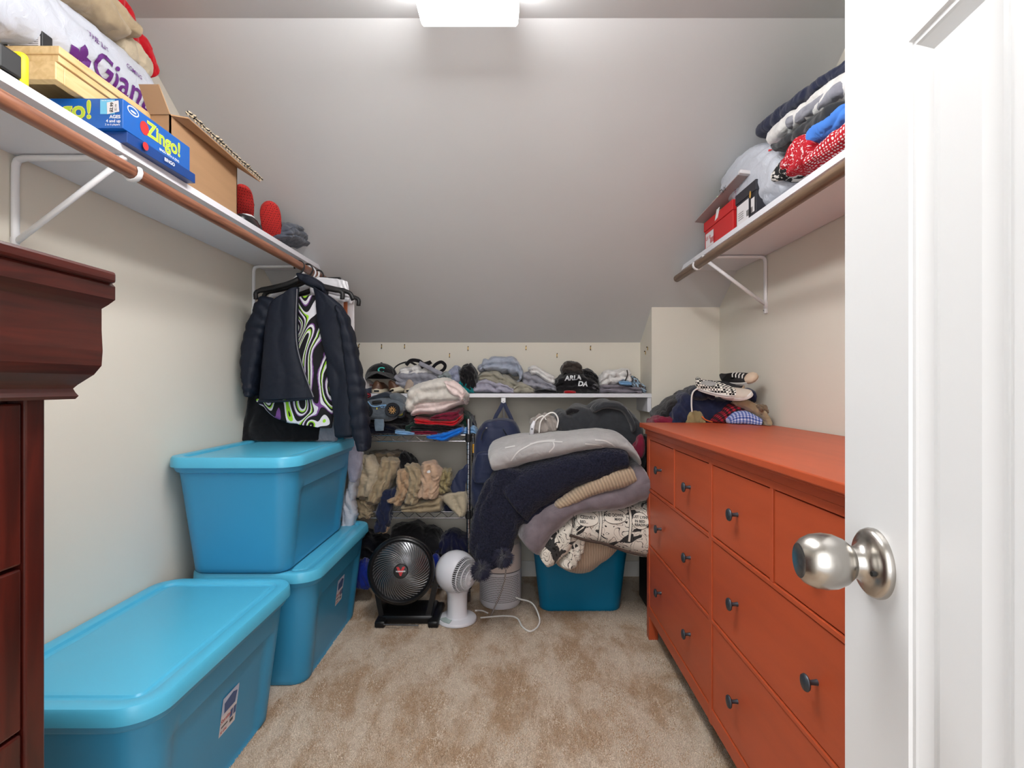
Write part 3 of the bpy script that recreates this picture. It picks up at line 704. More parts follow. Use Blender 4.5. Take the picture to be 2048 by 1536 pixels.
# cardboard box
cb = T('cardboard_box', 'open brown cardboard box with flaps up on the left shelf', 'box', (-1.1, 1.68, 1.706))
y0, y1, xa, xb, z0, z1 = 1.50, 1.86, -1.215, -.975, 1.7065, 1.885
for lo, hi in (((xb-.004, y0, z0), (xb, y1, z1)), ((xa, y0, z0), (xa+.004, y1, z1)), ((xa, y0, z0), (xb, y0+.004, z1)), ((xa, y1-.004, z0), (xb, y1, z1)), ((xa, y0, z0), (xb, y1, z0+.004))):
    O('wall', boxo(lo, hi), m_card, cb)
def flap(a, b, c, d, th=.004, mat=m_card_in):
    a, b, c, d = map(V, (a, b, c, d)); n = (b-a).cross(d-a).normalized()*th
    return O('flap', ([a, b, c, d, a+n, b+n, c+n, d+n], [(3, 2, 1, 0), (4, 5, 6, 7), (0, 1, 5, 4), (1, 2, 6, 5), (2, 3, 7, 6), (3, 0, 4, 7)]), mat, cb)
flap((xb, y0, z1), (xb, y1, z1), (xb+.052, y1+.06, z1-.028), (xb+.032, y0+.03, z1+.006), mat=m_card)
flap((xa+.18, y0, z1), (xb, y0, z1), (xb-.005, y0-.04, z1+.062), (xa+.18, y0-.04, z1+.062))
flap((xa, y1, z1), (xa, y0, z1), (xa+.02, y0, z1+.09), (xa+.02, y1, z1+.09))
decal('shipping_mark', rect2d(.036, .062), V((xb, 1.565, 1.795)), R2, U1, m_bk, cb, off=.0006)
for k in range(11): decal('shipping_mark', rect2d(.030, .0024 if k % 3 else .004), V((xb, 1.565, 1.769+.0051*k)), R2, U1, m_card, cb, off=.0012)
pm = blotch('shredded_print', (30, 30, 30), (196, 178, 150), 40, .5, 'Object')
for i in range(26):
    t = i/25; q = V((xb+.033+.018*t, y0+.02+(y1+.035-y0)*t, z1+.012-.034*t))
    O('torn_tape', tube(spline([q, q+V((.003, .008, .003+.004*random.random())), q+V((.010*random.random(), .022, -.002+.010*random.random()))], 3), [.0022]*6+[.0006], 5, 2.6), pm, cb)

# ---------- shoes ----------
def shoe(name, pos, yaw, label, m_up, m_sole, pitch=0, roll=0, s=1.0, lace=None, toe=None, strap=None, heeltab=None, text=None, stripe=None, lining=None, hi=0, L=.27, group=None, foxing=None):
    mx = Matrix.Translation(V(pos)) @ Matrix.Rotation(yaw, 4, 'Z') @ Matrix.Rotation(pitch, 4, 'X') @ Matrix.Rotation(roll, 4, 'Y') @ Matrix.Scale(s, 4)
    t = T(name, label, 'shoe', pos, group)
    def outline(o_, z, n=32):
        pts = []
        for k in range(n):
            a = 2*math.pi*k/n; y = .5-.5*math.cos(a); side = 1 if math.sin(a) >= 0 else -1
            wd = (.031+.016*math.sin(min(1, max(0, (y-.1)/.9))*math.pi*.78)) * (max(0, 1-(2*abs(y-.5))**(9 if y < .5 else 5)))**.5
            pts.append(mx @ V((side*(wd+o_)*(abs(math.sin(a))**.15 if math.sin(a) else 0) if 0 < y < 1 else 0, y*L+(o_ if y > .5 else -o_), z)))
        return pts
    O('sole', ringloft([outline(-.002, 0), outline(.002, .003), outline(.003, .022), outline(.0, .026)]), m_sole, t, smooth=True, sharp=50)
    rings = []; N = 26
    for i in range(N+1):
        y = i/N
        wd = (.031+.016*math.sin(min(1, max(0, (y-.1)/.9))*math.pi*.78)) * (max(.30 if y < .5 else .04, 1-(2*abs(y-.5))**(14 if y < .5 else 6)))**.5
        top = .072+hi*(1-y)+.0*y if y < .35 else .072+hi*.65*(1-min(1, (y-.35)/.4))-(.034)*min(1, (y-.35)/.5)**1.1
        if y > .9: top -= .022*((y-.9)/.1)**2
        if y < .03: top -= .003
        ring = []
        for k in range(24):
            a = 2*math.pi*k/24; cx_ = math.copysign(abs(math.cos(a))**.8, math.cos(a)); sz_ = math.sin(a)
            z = .022+(top-.022)*(max(0, sz_)**.75); tp = 1-.28*max(0, sz_)
            x = wd*cx_*tp
            if sz_ > .55 and .07 < y < .5:
                z -= .045*math.sin(math.pi*(y-.07)/.43)**.6*((sz_-.55)/.45)**.7
            ring.append(mx @ V((x, y*L, z)))
        rings.append(ring)
    up = O('upper', ringloft(rings), m_up, t, smooth=True, sharp=60)
    O('lining', ringloft([[mx @ V((math.cos(a)*r_*.027, (.28+math.sin(a)*r_*.20)*L, .048+hi*.5)) for a in [2*math.pi*k/20 for k in range(20)]] for r_ in (.2, 1)]), lining or m_bl, t)
    if foxing: O('foxing_stripe', ringloft([outline(.0035, .016), outline(.0035, .018)], cap=False), foxing, t)
    if toe:
        rg = []
        for rr_, hh_ in ((1.04, .014), (1.04, .030), (.86, .043), (.5, .050), (.05, .052)):
            rg.append([mx @ V((.044*rr_*math.cos(a), L-.042+.044*rr_*math.sin(a), hh_)) for a in [2*math.pi*k/24 for k in range(24)]])
        O('toe_cap', ringloft(rg), toe, t, smooth=True)
    if lace:
        for j in range(4):
            y = .40+j*.085; zt = .072+hi*.65*(1-min(1, (y-.35)/.4))-.034*min(1, (y-.35)/.5)**1.1+.002
            O('lace', tube([mx @ V((-.022, y*L, zt-.012)), mx @ V((-.008, y*L+.004, zt)), mx @ V((.010, (y+.02)*L, zt)), mx @ V((.024, (y+.03)*L, zt-.012))], .0028, 6), lace, t)
    if heeltab:
        O('heel_tab', ringloft([[mx @ V((x, -.0045, z)) for x, z in ((-.014, .007), (.014, .007), (.014, .017), (-.014, .017))], [mx @ V((x, -.002, z)) for x, z in ((-.014, .007), (.014, .007), (.014, .017), (-.014, .017))]]), heeltab, t)
    if strap:
        O('strap', tube([mx @ V((-.038, .52*L, .035)), mx @ V((-.022, .50*L, .066)), mx @ V((0, .49*L, .074)), mx @ V((.022, .50*L, .066)), mx @ V((.038, .52*L, .035))], .003, 6, 4), strap, t)
    if stripe:
        for s1 in (-1, 1):
            O('side_stripe', tube([mx @ V((s1*.036, .18*L, .040)), mx @ V((s1*.046, .4*L, .036)), mx @ V((s1*.043, .62*L, .050))], [.002, .004, .001], 6, .6), stripe, t)
    return t
f_rsh = M('red_mesh', (206, 58, 56), .7, bs=.5, bsc=150, var=.2, vs=60)
m_rsole = dots('red_sole_black_dots', (206, 50, 46), (60, 20, 22), 150, .3)
m_rsole.node_tree.nodes['Texture Coordinate'].outputs['UV'].links[0].to_socket
nt_ = m_rsole.node_tree; nt_.links.new(nt_.nodes['Texture Coordinate'].outputs['Object'], nt_.nodes['Voronoi Texture'].inputs['Vector'])
shoe('red_sneaker', (-1.06, 2.10, 1.755), math.radians(200), 'red soled black sneaker on top of another behind the cardboard box', f_rsh, m_rsole, pitch=.45, roll=.2, s=.72, lace=m_bl, stripe=m_bl)
shoe('red_sneaker', (-1.035, 2.27, 1.715), math.radians(200), 'red soled sneaker tilted up at the left shelf far end', f_rsh, m_rsole, pitch=.60, roll=.1, s=.80, lace=m_bl, stripe=m_bl)
shoe('black_sneaker', (-1.02, 2.09, 1.708), math.radians(190), 'black sneaker with grey stripes beside the cardboard box', M('black_mesh', (30, 30, 34), .7, bs=.5, bsc=150), m_bl, s=.75, lace=m_lab)
cloth('grey_knit_cap', sx(-1.03, [(540, 455, 478), (556, 446, 480), (575, 449, 488), (590, 456, 494), (598, 472, 497)]), f_slate, 'grey knit bundle at the far end of left shelf', 'clothing', D=.16, bdir=(1, 0, 0), amp=.006, wlen=.04, layers=3, zmin=1.708)

# ---------- right shelf ----------
rb = T('red_shoe_box', 'red shoe box with white size label on the right shelf', 'box', (.93, 2.16, 1.706))
O('carton', boxo((.835, 2.03, 1.7065), (1.03, 2.33, 1.800), .002), M('red_card', (204, 34, 36), .45), rb)
O('lid_rim', boxo((.831, 2.026, 1.790), (1.034, 2.334, 1.830), .002), M('red_card', (204, 34, 36), .45), rb)
o = decal('label', rect2d(.09, .06), V((.8345, 2.27, 1.745)), V((0, -1, 0)), U1, m_lab, rb, off=.0012)
decal('letters', text2d('US 10', .022, .01), V((.8345, 2.285, 1.752)), V((0, -1, 0)), U1, m_zr, rb, off=.0018)
for k in range(12): decal('barcode', rect2d(.0014 if k % 2 else .0025, .022), V((.8345, 2.260-.004*k, 1.735)), V((0, -1, 0)), U1, m_zr, rb, off=.0018)
O('tissue', ringloft([[V((.829, y_, z_)) for y_, z_ in ((2.20, 1.80), (2.17, 1.805), (2.15, 1.842), (2.18, 1.838))], [V((.8305, y_, z_)) for y_, z_ in ((2.20, 1.80), (2.17, 1.805), (2.15, 1.842), (2.18, 1.838))]]), m_wp, rb)
ld_ = T('shoe_box_lid', 'grey cardboard lid leaning over the red shoe box', 'box', (.93, 2.1, 1.83))
mxl = Matrix.Translation(V((.90, 2.12, 1.848))) @ Matrix.Rotation(math.radians(7), 4, 'Y') @ Matrix.Rotation(math.radians(-4), 4, 'X')
O('panel', boxo((-.10, -.21, 0), (.12, .24, .004), .001, mxl), M('grey_board', (176, 160, 158), .6), ld_)
O('rim', boxo((-.10, -.23, -.0), (.12, -.21, .014), .003, mxl), m_lab, ld_)
decal('letters', text2d('TNX', .03, .01), mxl @ V((-.1, -.08, .0)), V((0, -1, 0)), U1, m_bk, ld_, off=.002)
gc = T('green_card', 'pale green card standing up on the red shoe box behind the lid', 'card', (.866, 2.2, 1.83))
O('panel', boxo((.838, 2.20, 1.8305), (.895, 2.207, 1.905), .003), M('pale_green', (176, 214, 160), .5), gc)
decal('letters', text2d('FRESH', .014, .0), V((.868, 2.20, 1.885)), R1, U1, M('green_print', (120, 170, 130), .5), gc, off=.001)
kb = T('black_shoe_box', 'black shoe box with white label between red box and plastic bag', 'box', (.93, 1.90, 1.706))
O('carton', boxo((.835, 1.835, 1.7065), (1.0, 2.0, 1.815), .002), M('black_card', (42, 42, 50), .5), kb)
O('lid_rim', boxo((.832, 1.832, 1.795), (1.003, 2.003, 1.832), .002), M('black_card', (42, 42, 50), .5), kb)
decal('label', rect2d(.10, .075), V((.8345, 1.940, 1.748)), V((0, -1, 0)), U1, m_lab, kb, off=.0012)
for k in range(10): decal('barcode', rect2d(.002 if k % 2 else .0035, .022), V((.8345, 1.905-.005*k, 1.735)), V((0, -1, 0)), U1, m_bk, kb, off=.0018)
for k in range(4): decal('fine_print', rect2d(.045, .002), V((.8345, 1.955, 1.730+.008*k)), V((0, -1, 0)), U1, m_labg, kb, off=.0018)
decal('logo', ell2d(.014, .026), V((.8300, 1.868, 1.790)), V((0, -1, 0)), U1, M('gold_print', (200, 150, 60), .4), kb, off=.0014)
decal('label', rect2d(.028, .05), V((.8345, 1.858, 1.750)), V((0, -1, 0)), U1, m_lab, kb, off=.0012)
pb = T('plastic_bag', 'white plastic carrier bag stuffed full on the right shelf', 'bag', (.95, 1.9, 1.833))
pf = cloth('bag_film', sx(.955, [(1490, 372, 390), (1502, 338, 405), (1522, 305, 425), (1555, 285, 430), (1590, 288, 415), (1618, 305, 395), (1632, 330, 370)]), m_bag, parent=pb, D=.23, bdir=(1, 0, 0), amp=.006, wlen=.05, wd=(0, .3, 1), crump=.6, zmin=1.708)
decal('lettering', text2d('S', .05, .02), V((.83, 1.80, 1.93)), V((0, -1, .3)), U1, m_zr, pb, bvh(pf), .003, .008)
decal('lettering', text2d('thanks', .03, .0), V((.84, 2.02, 1.86)), V((0, -.2, 1)), V((0, 1, .2)), M('faded_purple', (150, 110, 140), .5), pb, bvh(pf), .003, .008)
SH = [
 ('navy_garment', 'dark navy garment topping the heap on the right shelf', f_navy, .97, [(1550, 262, 282), (1590, 225, 262), (1640, 190, 226), (1690, 158, 192), (1760, 112, 150), (1850, 50, 90)], .2),
 ('white_garment', 'rumpled white garment under the navy one on right shelf', f_white, .955, [(1580, 268, 300), (1620, 232, 275), (1660, 205, 250), (1700, 172, 232), (1770, 120, 190)], .2),
 ('grey_garment', 'light grey shirt fold beside the white garment', f_grey, .93, [(1618, 240, 262), (1650, 215, 245), (1690, 188, 222), (1740, 150, 190)], .16),
 ('charcoal_garment', 'dark charcoal sleeve above the red dotted knitwear', f_char, .90, [(1577, 288, 303), (1605, 275, 300), (1640, 252, 282), (1675, 225, 262), (1720, 195, 235)], .15),
 ('blue_garment', 'bright blue cloth at the door edge on the right shelf', M('fabric_sky', (70, 130, 220), .9), .89, [(1655, 258, 292), (1675, 240, 285), (1700, 225, 268), (1740, 198, 240)], .13),
 ('snowflake_sweater', 'red knit sweater with white snowflake pattern', f_snow, .885, [(1600, 322, 352), (1612, 290, 350), (1630, 268, 345), (1650, 264, 330), (1664, 280, 312)], .13),
 ('dotted_knit', 'red knit with small white dots at the shelf edge', f_dot, .87, [(1640, 322, 338), (1662, 298, 326), (1690, 270, 308), (1730, 238, 285), (1780, 200, 250)], .11),
 ('patterned_knit', 'black and white patterned knit beside the plastic bag', f_bw, .885, [(1574, 343, 362), (1586, 322, 364), (1600, 312, 358), (1612, 320, 348)], .12),
]
for n, lb, m, x, rows, D_ in SH:
    cloth(n, sx(x, rows), m, lb, 'clothing', D=D_, bdir=(1, 0, 0), amp=.0055, wlen=.06, wd=(0, .42, 1), zmin=1.708, cap=.12)
ff = T('face_cream_tube', 'small clutter of pale tubes at far end of the right shelf', 'tube', (.9, 2.45, 1.706))
O('tube_body', tube([(.86, 2.52, 1.716), (.93, 2.40, 1.716)], [.008, .011], 12, .8), m_lab, ff); O('nozzle', tube([(.93, 2.40, 1.716), (.94, 2.383, 1.716)], .006, 10), m_tan_s, ff)
O('wooden_block', boxo((.845, 2.33, 1.7065), (.885, 2.42, 1.722), .002), m_pine, None, 'small tan block at the far end of the right shelf', 'block')
O('grey_pouch', lathe([(.001, 0), (.03, .002), (.034, .012), (.02, .022), (.001, .025)], V((.93, 2.50, 1.7065)), (0, 0, 1), 20), f_slate, None, 'small grey pouch at the tip of the right shelf', 'pouch', smooth=True)

# ---------- back shelf ----------
zm = ZB+.002
def bs(name, rows, mat, label, cat='clothing', d=2.865, D=.22, **k):
    k.setdefault('zmin', zm); k.setdefault('amp', .008); k.setdefault('wlen', .055); k.setdefault('layers', 2); k.setdefault('ld', .35); return c2(name, rows, mat, label, cat, d, D, **k)
shoe('brown_slip_on', (-.750, 2.872, ZB+.001), .05, 'brown leather slip on shoe with cream sole, left of its pair', m_lea, m_tan_s, s=.98, heeltab=m_bk, L=.2, lining=f_navy)
shoe('brown_slip_on', (-.662, 2.868, ZB+.004), math.radians(-28), 'brown leather slip on shoe tilted with cream sole, right of its pair', m_lea, m_tan_s, roll=-.32, pitch=.05, s=.98, heeltab=m_bk, L=.2, lining=f_navy)
shoe('tan_slip_on', (-.572, 2.862, ZB+.001), -.05, 'tan slip on shoe with violet lining beside the cream plush', M('tan_suede', (178, 160, 146), .8), m_tan_s, s=1.05, heeltab=m_bk, L=.2, lining=M('violet_lining', (70, 66, 130), .8))
shoe('red_white_sneaker', (-.835, 2.855, ZB+.001), .0, 'red and white sneaker heel left of the brown slip ons', M('white_leather', (230, 226, 226), .45), M('slate_sole', (70, 76, 96), .5), s=1.15, hi=.02, L=.2, lining=f_red, stripe=m_zr)
# cap
cp = T('baseball_cap', 'black baseball cap with a teal letter C on the back shelf', 'cap', (-.755, 2.95, 1.135))
cx_, cy_, cz_ = -.752, 2.985, 1.155; rings = []
for i in range(15):
    f = i/14*math.pi/2; rings.append([V((cx_+.088*math.cos(f)*math.cos(a), cy_+.10*math.cos(f)*math.sin(a), cz_+.088*math.sin(f)**.9)) for a in [2*math.pi*k/36 for k in range(36)]])
crown = O('crown', ringloft(rings), f_black, cp, smooth=True)
O('button', lathe([(.007, 0), (.006, .004), (.001, .006)], (cx_, cy_, cz_+.087), (0, 0, 1), 12), f_black, cp)
rings = []
for i in range(8):
    t = i/7
    rings.append([V((cx_+.02*t+(.085+.012*t)*math.cos(a), cy_-(.10+.07*t)*abs(math.sin(a))**.8, cz_+.006+.030*math.sin(a)-.030*t*abs(math.cos(a))-.012*t+q)) for a, q in [(math.pi*k/24, 0) for k in range(25)]+[(math.pi*k/24, .004) for k in range(24, -1, -1)]])
O('brim', ringloft(rings), f_black, cp, smooth=True, sharp=50)
decal('letter', text2d('C', .050, .03), V((cx_+.018, cy_-.1, cz_+.052)), R1, V((0, .35, 1)), M('teal_print', (70, 206, 190), .6), cp, bvh(crown), .002, .006)
# visor and straps
bs('grey_jersey', [(790, 750, 792, 772), (805, 742, 810, 780), (840, 738, 850, 785), (870, 745, 872, 790), (895, 755, 893, 790)], f_grey, 'grey jersey bundle right of the black cap', amp=.009, wlen=.06)
bs('white_tee', [(798, 738, 800, 752), (825, 732, 830, 752), (855, 730, 860, 748), (870, 738, 868, 748)], f_white, 'white shirt fold peeking above the grey jersey', d=2.88, D=.14, zmin=None)
bs('navy_cloth', [(800, 770, 805, 787), (850, 768, 855, 787), (900, 755, 900, 787), (930, 770, 925, 787)], f_navy, 'navy cloth lying under the grey jersey', d=2.88, D=.18)
for i, (pts, m_) in enumerate([([(790, 750), (788, 738), (800, 728), (818, 724), (832, 730)], f_black), ([(790, 752), (800, 760), (815, 758), (826, 748), (830, 736)], f_grey)]):
    O('sun_visor_band', tube(spline([P(x, y, 2.855+.02*j) for j, (x, y) in enumerate(pts)], 5), .004, 8, 3.2), m_, None, ('black strap band of a sandal above the grey jersey' if not i else 'grey strap band of a sandal above the grey jersey'), 'strap', smooth=True)
O('black_strap_loop', tube(spline([P(x, y, 2.88) for x, y in [(862, 742), (870, 730), (882, 724), (890, 730), (888, 738), (880, 744)]], 5), .003, 8, 3), f_black, None, 'black webbing loop standing up beside the denim', 'strap', smooth=True)
O('black_strap', tube(spline([P(x, y, 2.87) for x, y in [(812, 730), (822, 721), (838, 722), (848, 728), (862, 724), (842, 735)]], 5), .004, 8, 2.5), f_black, None, 'tangled thin black strap on top of white shirt', 'strap', smooth=True)
O('grey_belt', tube(spline([P(x, y, 2.862) for x, y in [(838, 726), (855, 734), (870, 742), (884, 748)]], 4), .003, 8, 4), f_grey, None, 'flat grey webbing strap sloping over the jersey', 'strap', smooth=True)
bs('pale_jeans', [(880, 752, 882, 775), (895, 742, 900, 775), (910, 732, 918, 770), (918, 735, 924, 762)], f_denim, 'folded pale denim right of the grey jersey', d=2.87, D=.14)
bs('green_grey_cloth', [(876, 750, 878, 768), (890, 744, 893, 766), (903, 746, 904, 760)], fab('sage', (136, 146, 148)), 'sage grey cloth fold against the pale denim', d=2.855, D=.1)
bs('black_garment', [(918, 740, 922, 760), (930, 730, 930, 778), (940, 727, 943, 787), (952, 742, 955, 770)], f_black, 'black bunched garment between denim and grey stack', d=2.86, D=.18, amp=.008, wlen=.035)
bs('teal_garment', [(910, 772, 912, 785), (922, 760, 925, 786), (935, 765, 940, 787), (950, 780, 950, 787)], f_teal, 'teal cloth under the black bunched garment', d=2.865, D=.12, amp=.005, wlen=.02)
bs('lavender_shirt', [(943, 775, 945, 787), (960, 757, 960, 787), (990, 760, 990, 787), (1020, 770, 1020, 787), (1030, 780, 1028, 787)], f_lav, 'lavender grey shirt at the bottom of the grey stack', wd=(.5, 0, 1))
bs('olive_shirt', [(953, 752, 957, 762), (975, 740, 975, 765), (1005, 745, 1005, 775), (1030, 760, 1028, 783), (1040, 770, 1038, 784)], f_olive, 'olive grey shirt in the middle of the grey stack', d=2.875, D=.2, wd=(.6, 0, 1), zmin=None)
bs('blue_grey_hoodie', [(955, 735, 960, 745), (970, 719, 972, 742), (1000, 713, 1005, 745), (1030, 715, 1036, 752), (1042, 735, 1040, 765), (1045, 752, 1036, 764)], f_bluegrey, 'blue grey hoodie on top of the tallest shelf stack', d=2.87, D=.2, amp=.009, wlen=.06, zmin=None)
bs('olive_shorts', [(1025, 775, 1024, 786), (1040, 764, 1040, 787), (1058, 768, 1058, 787), (1070, 780, 1068, 786)], f_olive, 'small olive fold right of the tall grey stack', d=2.86, D=.1)
bs('grey_tee', [(1043, 745, 1046, 775), (1060, 745, 1060, 780), (1085, 755, 1088, 783), (1112, 772, 1113, 785)], f_grey, 'grey folded shirt under the white one', d=2.87, D=.2)
bs('white_shirt', [(1055, 735, 1062, 750), (1070, 731, 1075, 752), (1095, 745, 1098, 768), (1110, 752, 1110, 770)], f_white, 'white shirt draped on the grey one, centre of shelf', d=2.865, D=.16, zmin=None, amp=.003)
bs('black_cloth', [(1068, 780, 1068, 787), (1090, 777, 1090, 787), (1115, 781, 1115, 787)], f_black, 'thin black cloth under the white shirt stack', d=2.862, D=.15, amp=.002)
gt = bs('graphic_tee', [(1108, 765, 1110, 786), (1122, 750, 1122, 787), (1150, 744, 1150, 787), (1180, 755, 1180, 787), (1200, 775, 1196, 787)], f_black, 'black graphic shirt with white block letters', amp=.005)
bb = bvh(gt)
decal('lettering', text2d('ARLA', .036, .04, .2), P(1146, 756, 2.86), V((1, 0, .06)), U1, m_wp, gt, bb, .003, .008)
decal('lettering', text2d('DA', .036, .04, .2), P(1166, 768, 2.86), V((1, 0, -.04)), U1, m_wp, gt, bb, .003, .008)
decal('emblem', ell2d(.03, .03), P(1190, 773, 2.86), R1, U1, m_labg, gt, bb, .002, .008)
bs('brown_garment', [(1122, 740, 1124, 748), (1130, 724, 1132, 745), (1150, 722, 1152, 748), (1163, 730, 1166, 748)], f_brown, 'dark brown cloth crumpled on top of the black graphic shirt', d=2.87, D=.15, zmin=None)
bs('black_tee', [(1165, 740, 1168, 755), (1178, 738, 1182, 760), (1195, 752, 1196, 770)], f_black, 'black shirt fold leaning right of the brown cloth', d=2.88, D=.14, zmin=None)
bs('red_tag_cloth', [(1128, 782, 1128, 787), (1140, 781, 1140, 788), (1152, 782, 1152, 787)], f_red, 'sliver of red cloth at the shelf edge under black shirt', d=2.85, D=.08, amp=.001)
bs('grey_sweatpants', [(1196, 768, 1198, 787), (1225, 766, 1225, 787), (1260, 772, 1260, 787), (1288, 775, 1286, 787)], fab('warm_grey', (138, 132, 142)), 'warm grey sweatpants under white shirt at shelf right end', wd=(.6, 0, 1))
wt = bs('white_polo', [(1196, 762, 1198, 773), (1212, 742, 1215, 772), (1240, 738, 1245, 768), (1262, 738, 1266, 768)], f_white, 'white shirt with black piping at the shelf right end', d=2.865, D=.2, zmin=None)
O('piping', tube(spline([P(x, y, 2.858) for x, y in [(1254, 740), (1255, 750), (1250, 762)]], 4), .003, 6), m_bk, wt)
bs('blue_band', [(1238, 763, 1240, 770), (1252, 762, 1254, 771), (1264, 765, 1264, 771)], f_lblue, 'pale blue rolled band below the white shirt', d=2.85, D=.05, zmin=None, amp=.001)
bs('mixed_bundle', [(1262, 750, 1264, 778), (1275, 758, 1276, 783), (1288, 772, 1292, 786)], blotch('fabric_mixed', (92, 84, 82), (160, 186, 206), 30, .5), 'dark and pale blue striped bundle in the shelf corner', d=2.87, D=.16)

# ---------- wire rack ----------
rk = T('wire_rack', 'chrome wire shelving rack under the left end of the back shelf', 'rack', (-.69, 2.9, 0))
rx0, rx1, ry0, ry1 = -1.14, -.240, 2.735, 3.06
for x in (rx0, rx1):
    for y in (ry0, ry1):
        p_ = O('post', tube([(x, y, 0), (x, y, .945)], .0105, 14), m_chr, rk, smooth=True, sharp=40)
        O('grooves', merge(*[lathe([(.0112, 0), (.0112, .002)], (x, y, .05+k*.0254), (0, 0, 1), 12) for k in range(34)]), m_blm, p_, kind='stuff')
for z in (.861, .465, .105):
    for zz_ in (z, z-.032):
        O('rim_wire', tube([(rx0, ry0, zz_), (rx1, ry0, zz_)], .003, 8), m_chr, rk); O('rim_wire', tube([(rx0, ry1, zz_), (rx1, ry1, zz_)], .003, 8), m_chr, rk)
        O('rim_wire', tube([(rx0, ry0, zz_), (rx0, ry1, zz_)], .003, 8), m_chr, rk); O('rim_wire', tube([(rx1, ry0, zz_), (rx1, ry1, zz_)], .003, 8), m_chr, rk)
    n = 26; O('truss_wire', tube([(rx0+(rx1-rx0)*k/n, ry0, z-(.030 if k % 2 else .002)) for k in range(n+1)], .0022, 6), m_chr, rk)
    O('deck_wires', merge(*[tube([(rx0+(rx1-rx0)*k/40, ry0, z), (rx0+(rx1-rx0)*k/40, ry1, z)], .0016, 5) for k in range(41)]), m_chr, rk, kind='stuff')
    for x in (rx0, rx1):
        O('collar', lathe([(.014, -.035), (.0165, -.03), (.0165, .004), (.014, .006)], (x, ry0, z), (0, 0, 1), 14), m_blm, rk)
# rack top
def rt(name, rows, mat, label, d=2.72, D=.24, **k):
    k.setdefault('zmin', .8645); k.setdefault('layers', 2); k.setdefault('amp', .006); k.setdefault('wlen', .05); k.setdefault('wd', (.3, 0, 1)); return c2(name, rows, mat, label, 'clothing', d, D, **k)
rt('navy_trousers', [(700, 850, 702, 868), (735, 838, 735, 870), (770, 842, 770, 870), (800, 852, 800, 870)], f_dnavy, 'dark navy folded trousers under the plush car', D=.3)
rt('black_trousers', [(722, 832, 722, 842), (760, 828, 760, 850), (800, 822, 800, 850), (826, 832, 826, 852)], f_black, 'black folded clothing directly beneath the plush car', d=2.74, D=.26, zmin=None)
rt('light_blue_cloth', [(790, 858, 790, 868), (805, 860, 805, 870), (830, 864, 830, 871)], f_lblue, 'light blue cloth corner on wire shelf under the green shirt', d=2.71, D=.1, amp=.002)
rt('green_shirt', [(812, 848, 812, 866), (830, 843, 830, 868), (870, 842, 870, 866)], f_green, 'dark green garment edge left of the red stack', d=2.735, D=.2)
rt('maroon_shirt', [(822, 860, 822, 869), (850, 858, 850, 870), (880, 860, 880, 870)], f_maroon, 'maroon fabric edge at the bottom of the red stack', d=2.725, D=.2, amp=.002)
rt('black_shirt', [(820, 852, 820, 862), (850, 846, 850, 864), (890, 848, 890, 866), (930, 846, 928, 864)], f_black, 'black shirt layer below the bright red one', d=2.72, D=.26, zmin=None)
rt('dark_green_sweater', [(895, 826, 900, 850), (915, 822, 920, 856), (935, 826, 938, 860), (944, 850, 944, 870)], f_green, 'dark green sweater bundle behind the chrome post', d=2.80, D=.2)
rt('navy_bundle', [(930, 832, 930, 850), (942, 830, 944, 860), (950, 850, 952, 872)], f_dnavy, 'navy bundle at the rack corner behind the chrome post', d=2.9, D=.14)
rt('blue_shirt', [(850, 872, 852, 876), (868, 868, 872, 880), (885, 864, 888, 884), (905, 858, 905, 876), (925, 852, 928, 866)], f_blue, 'bright blue shirt hanging over the wire shelf edge', d=2.705, D=.14, zmin=None, amp=.003, crump=.3)
rt('pale_blue_shirt', [(900, 866, 902, 872), (920, 858, 922, 872), (945, 852, 946, 868), (954, 862, 954, 872)], f_lblue, 'pale blue shirt around the chrome post', d=2.77, D=.18)
rt('bright_red_shirt', [(826, 832, 830, 848), (850, 836, 852, 850), (880, 838, 882, 850), (908, 838, 910, 852), (926, 826, 926, 838)], f_red, 'bright red shirt in the stack below pale pink', d=2.70, D=.26, zmin=None, amp=.003)
rt('wine_shirt', [(860, 834, 860, 838), (880, 824, 882, 842), (905, 818, 908, 844), (924, 815, 924, 834)], f_maroon, 'wine red shirt under the right end of pale pink cloth', d=2.695, D=.26, zmin=None, amp=.004)
rt('pink_blanket', [(820, 822, 822, 834), (835, 802, 840, 828), (870, 798, 876, 828), (905, 790, 905, 816), (925, 785, 930, 808), (936, 800, 930, 812)], f_pink, 'pale pink cloth beneath the cream plush', d=2.67, D=.26, zmin=None, amp=.005, wlen=.09)
rt('cream_plush', [(812, 800, 814, 826), (818, 780, 830, 818), (840, 766, 850, 806), (870, 758, 878, 806), (900, 760, 905, 802), (925, 775, 925, 800), (934, 790, 930, 806)], f_cream, 'cream plush blanket bundle in front of the back shelf', d=2.64, D=.2, zmin=None, amp=.010, wlen=.09, wd=(.5, 0, 1))
rt('cream_sleeve', [(885, 762, 893, 775), (903, 762, 905, 790), (920, 770, 918, 798), (932, 785, 922, 806)], f_pink, 'pinkish white sleeve draped right of cream plush', d=2.625, D=.1, zmin=None, amp=.006, wd=(1, 0, -.6))
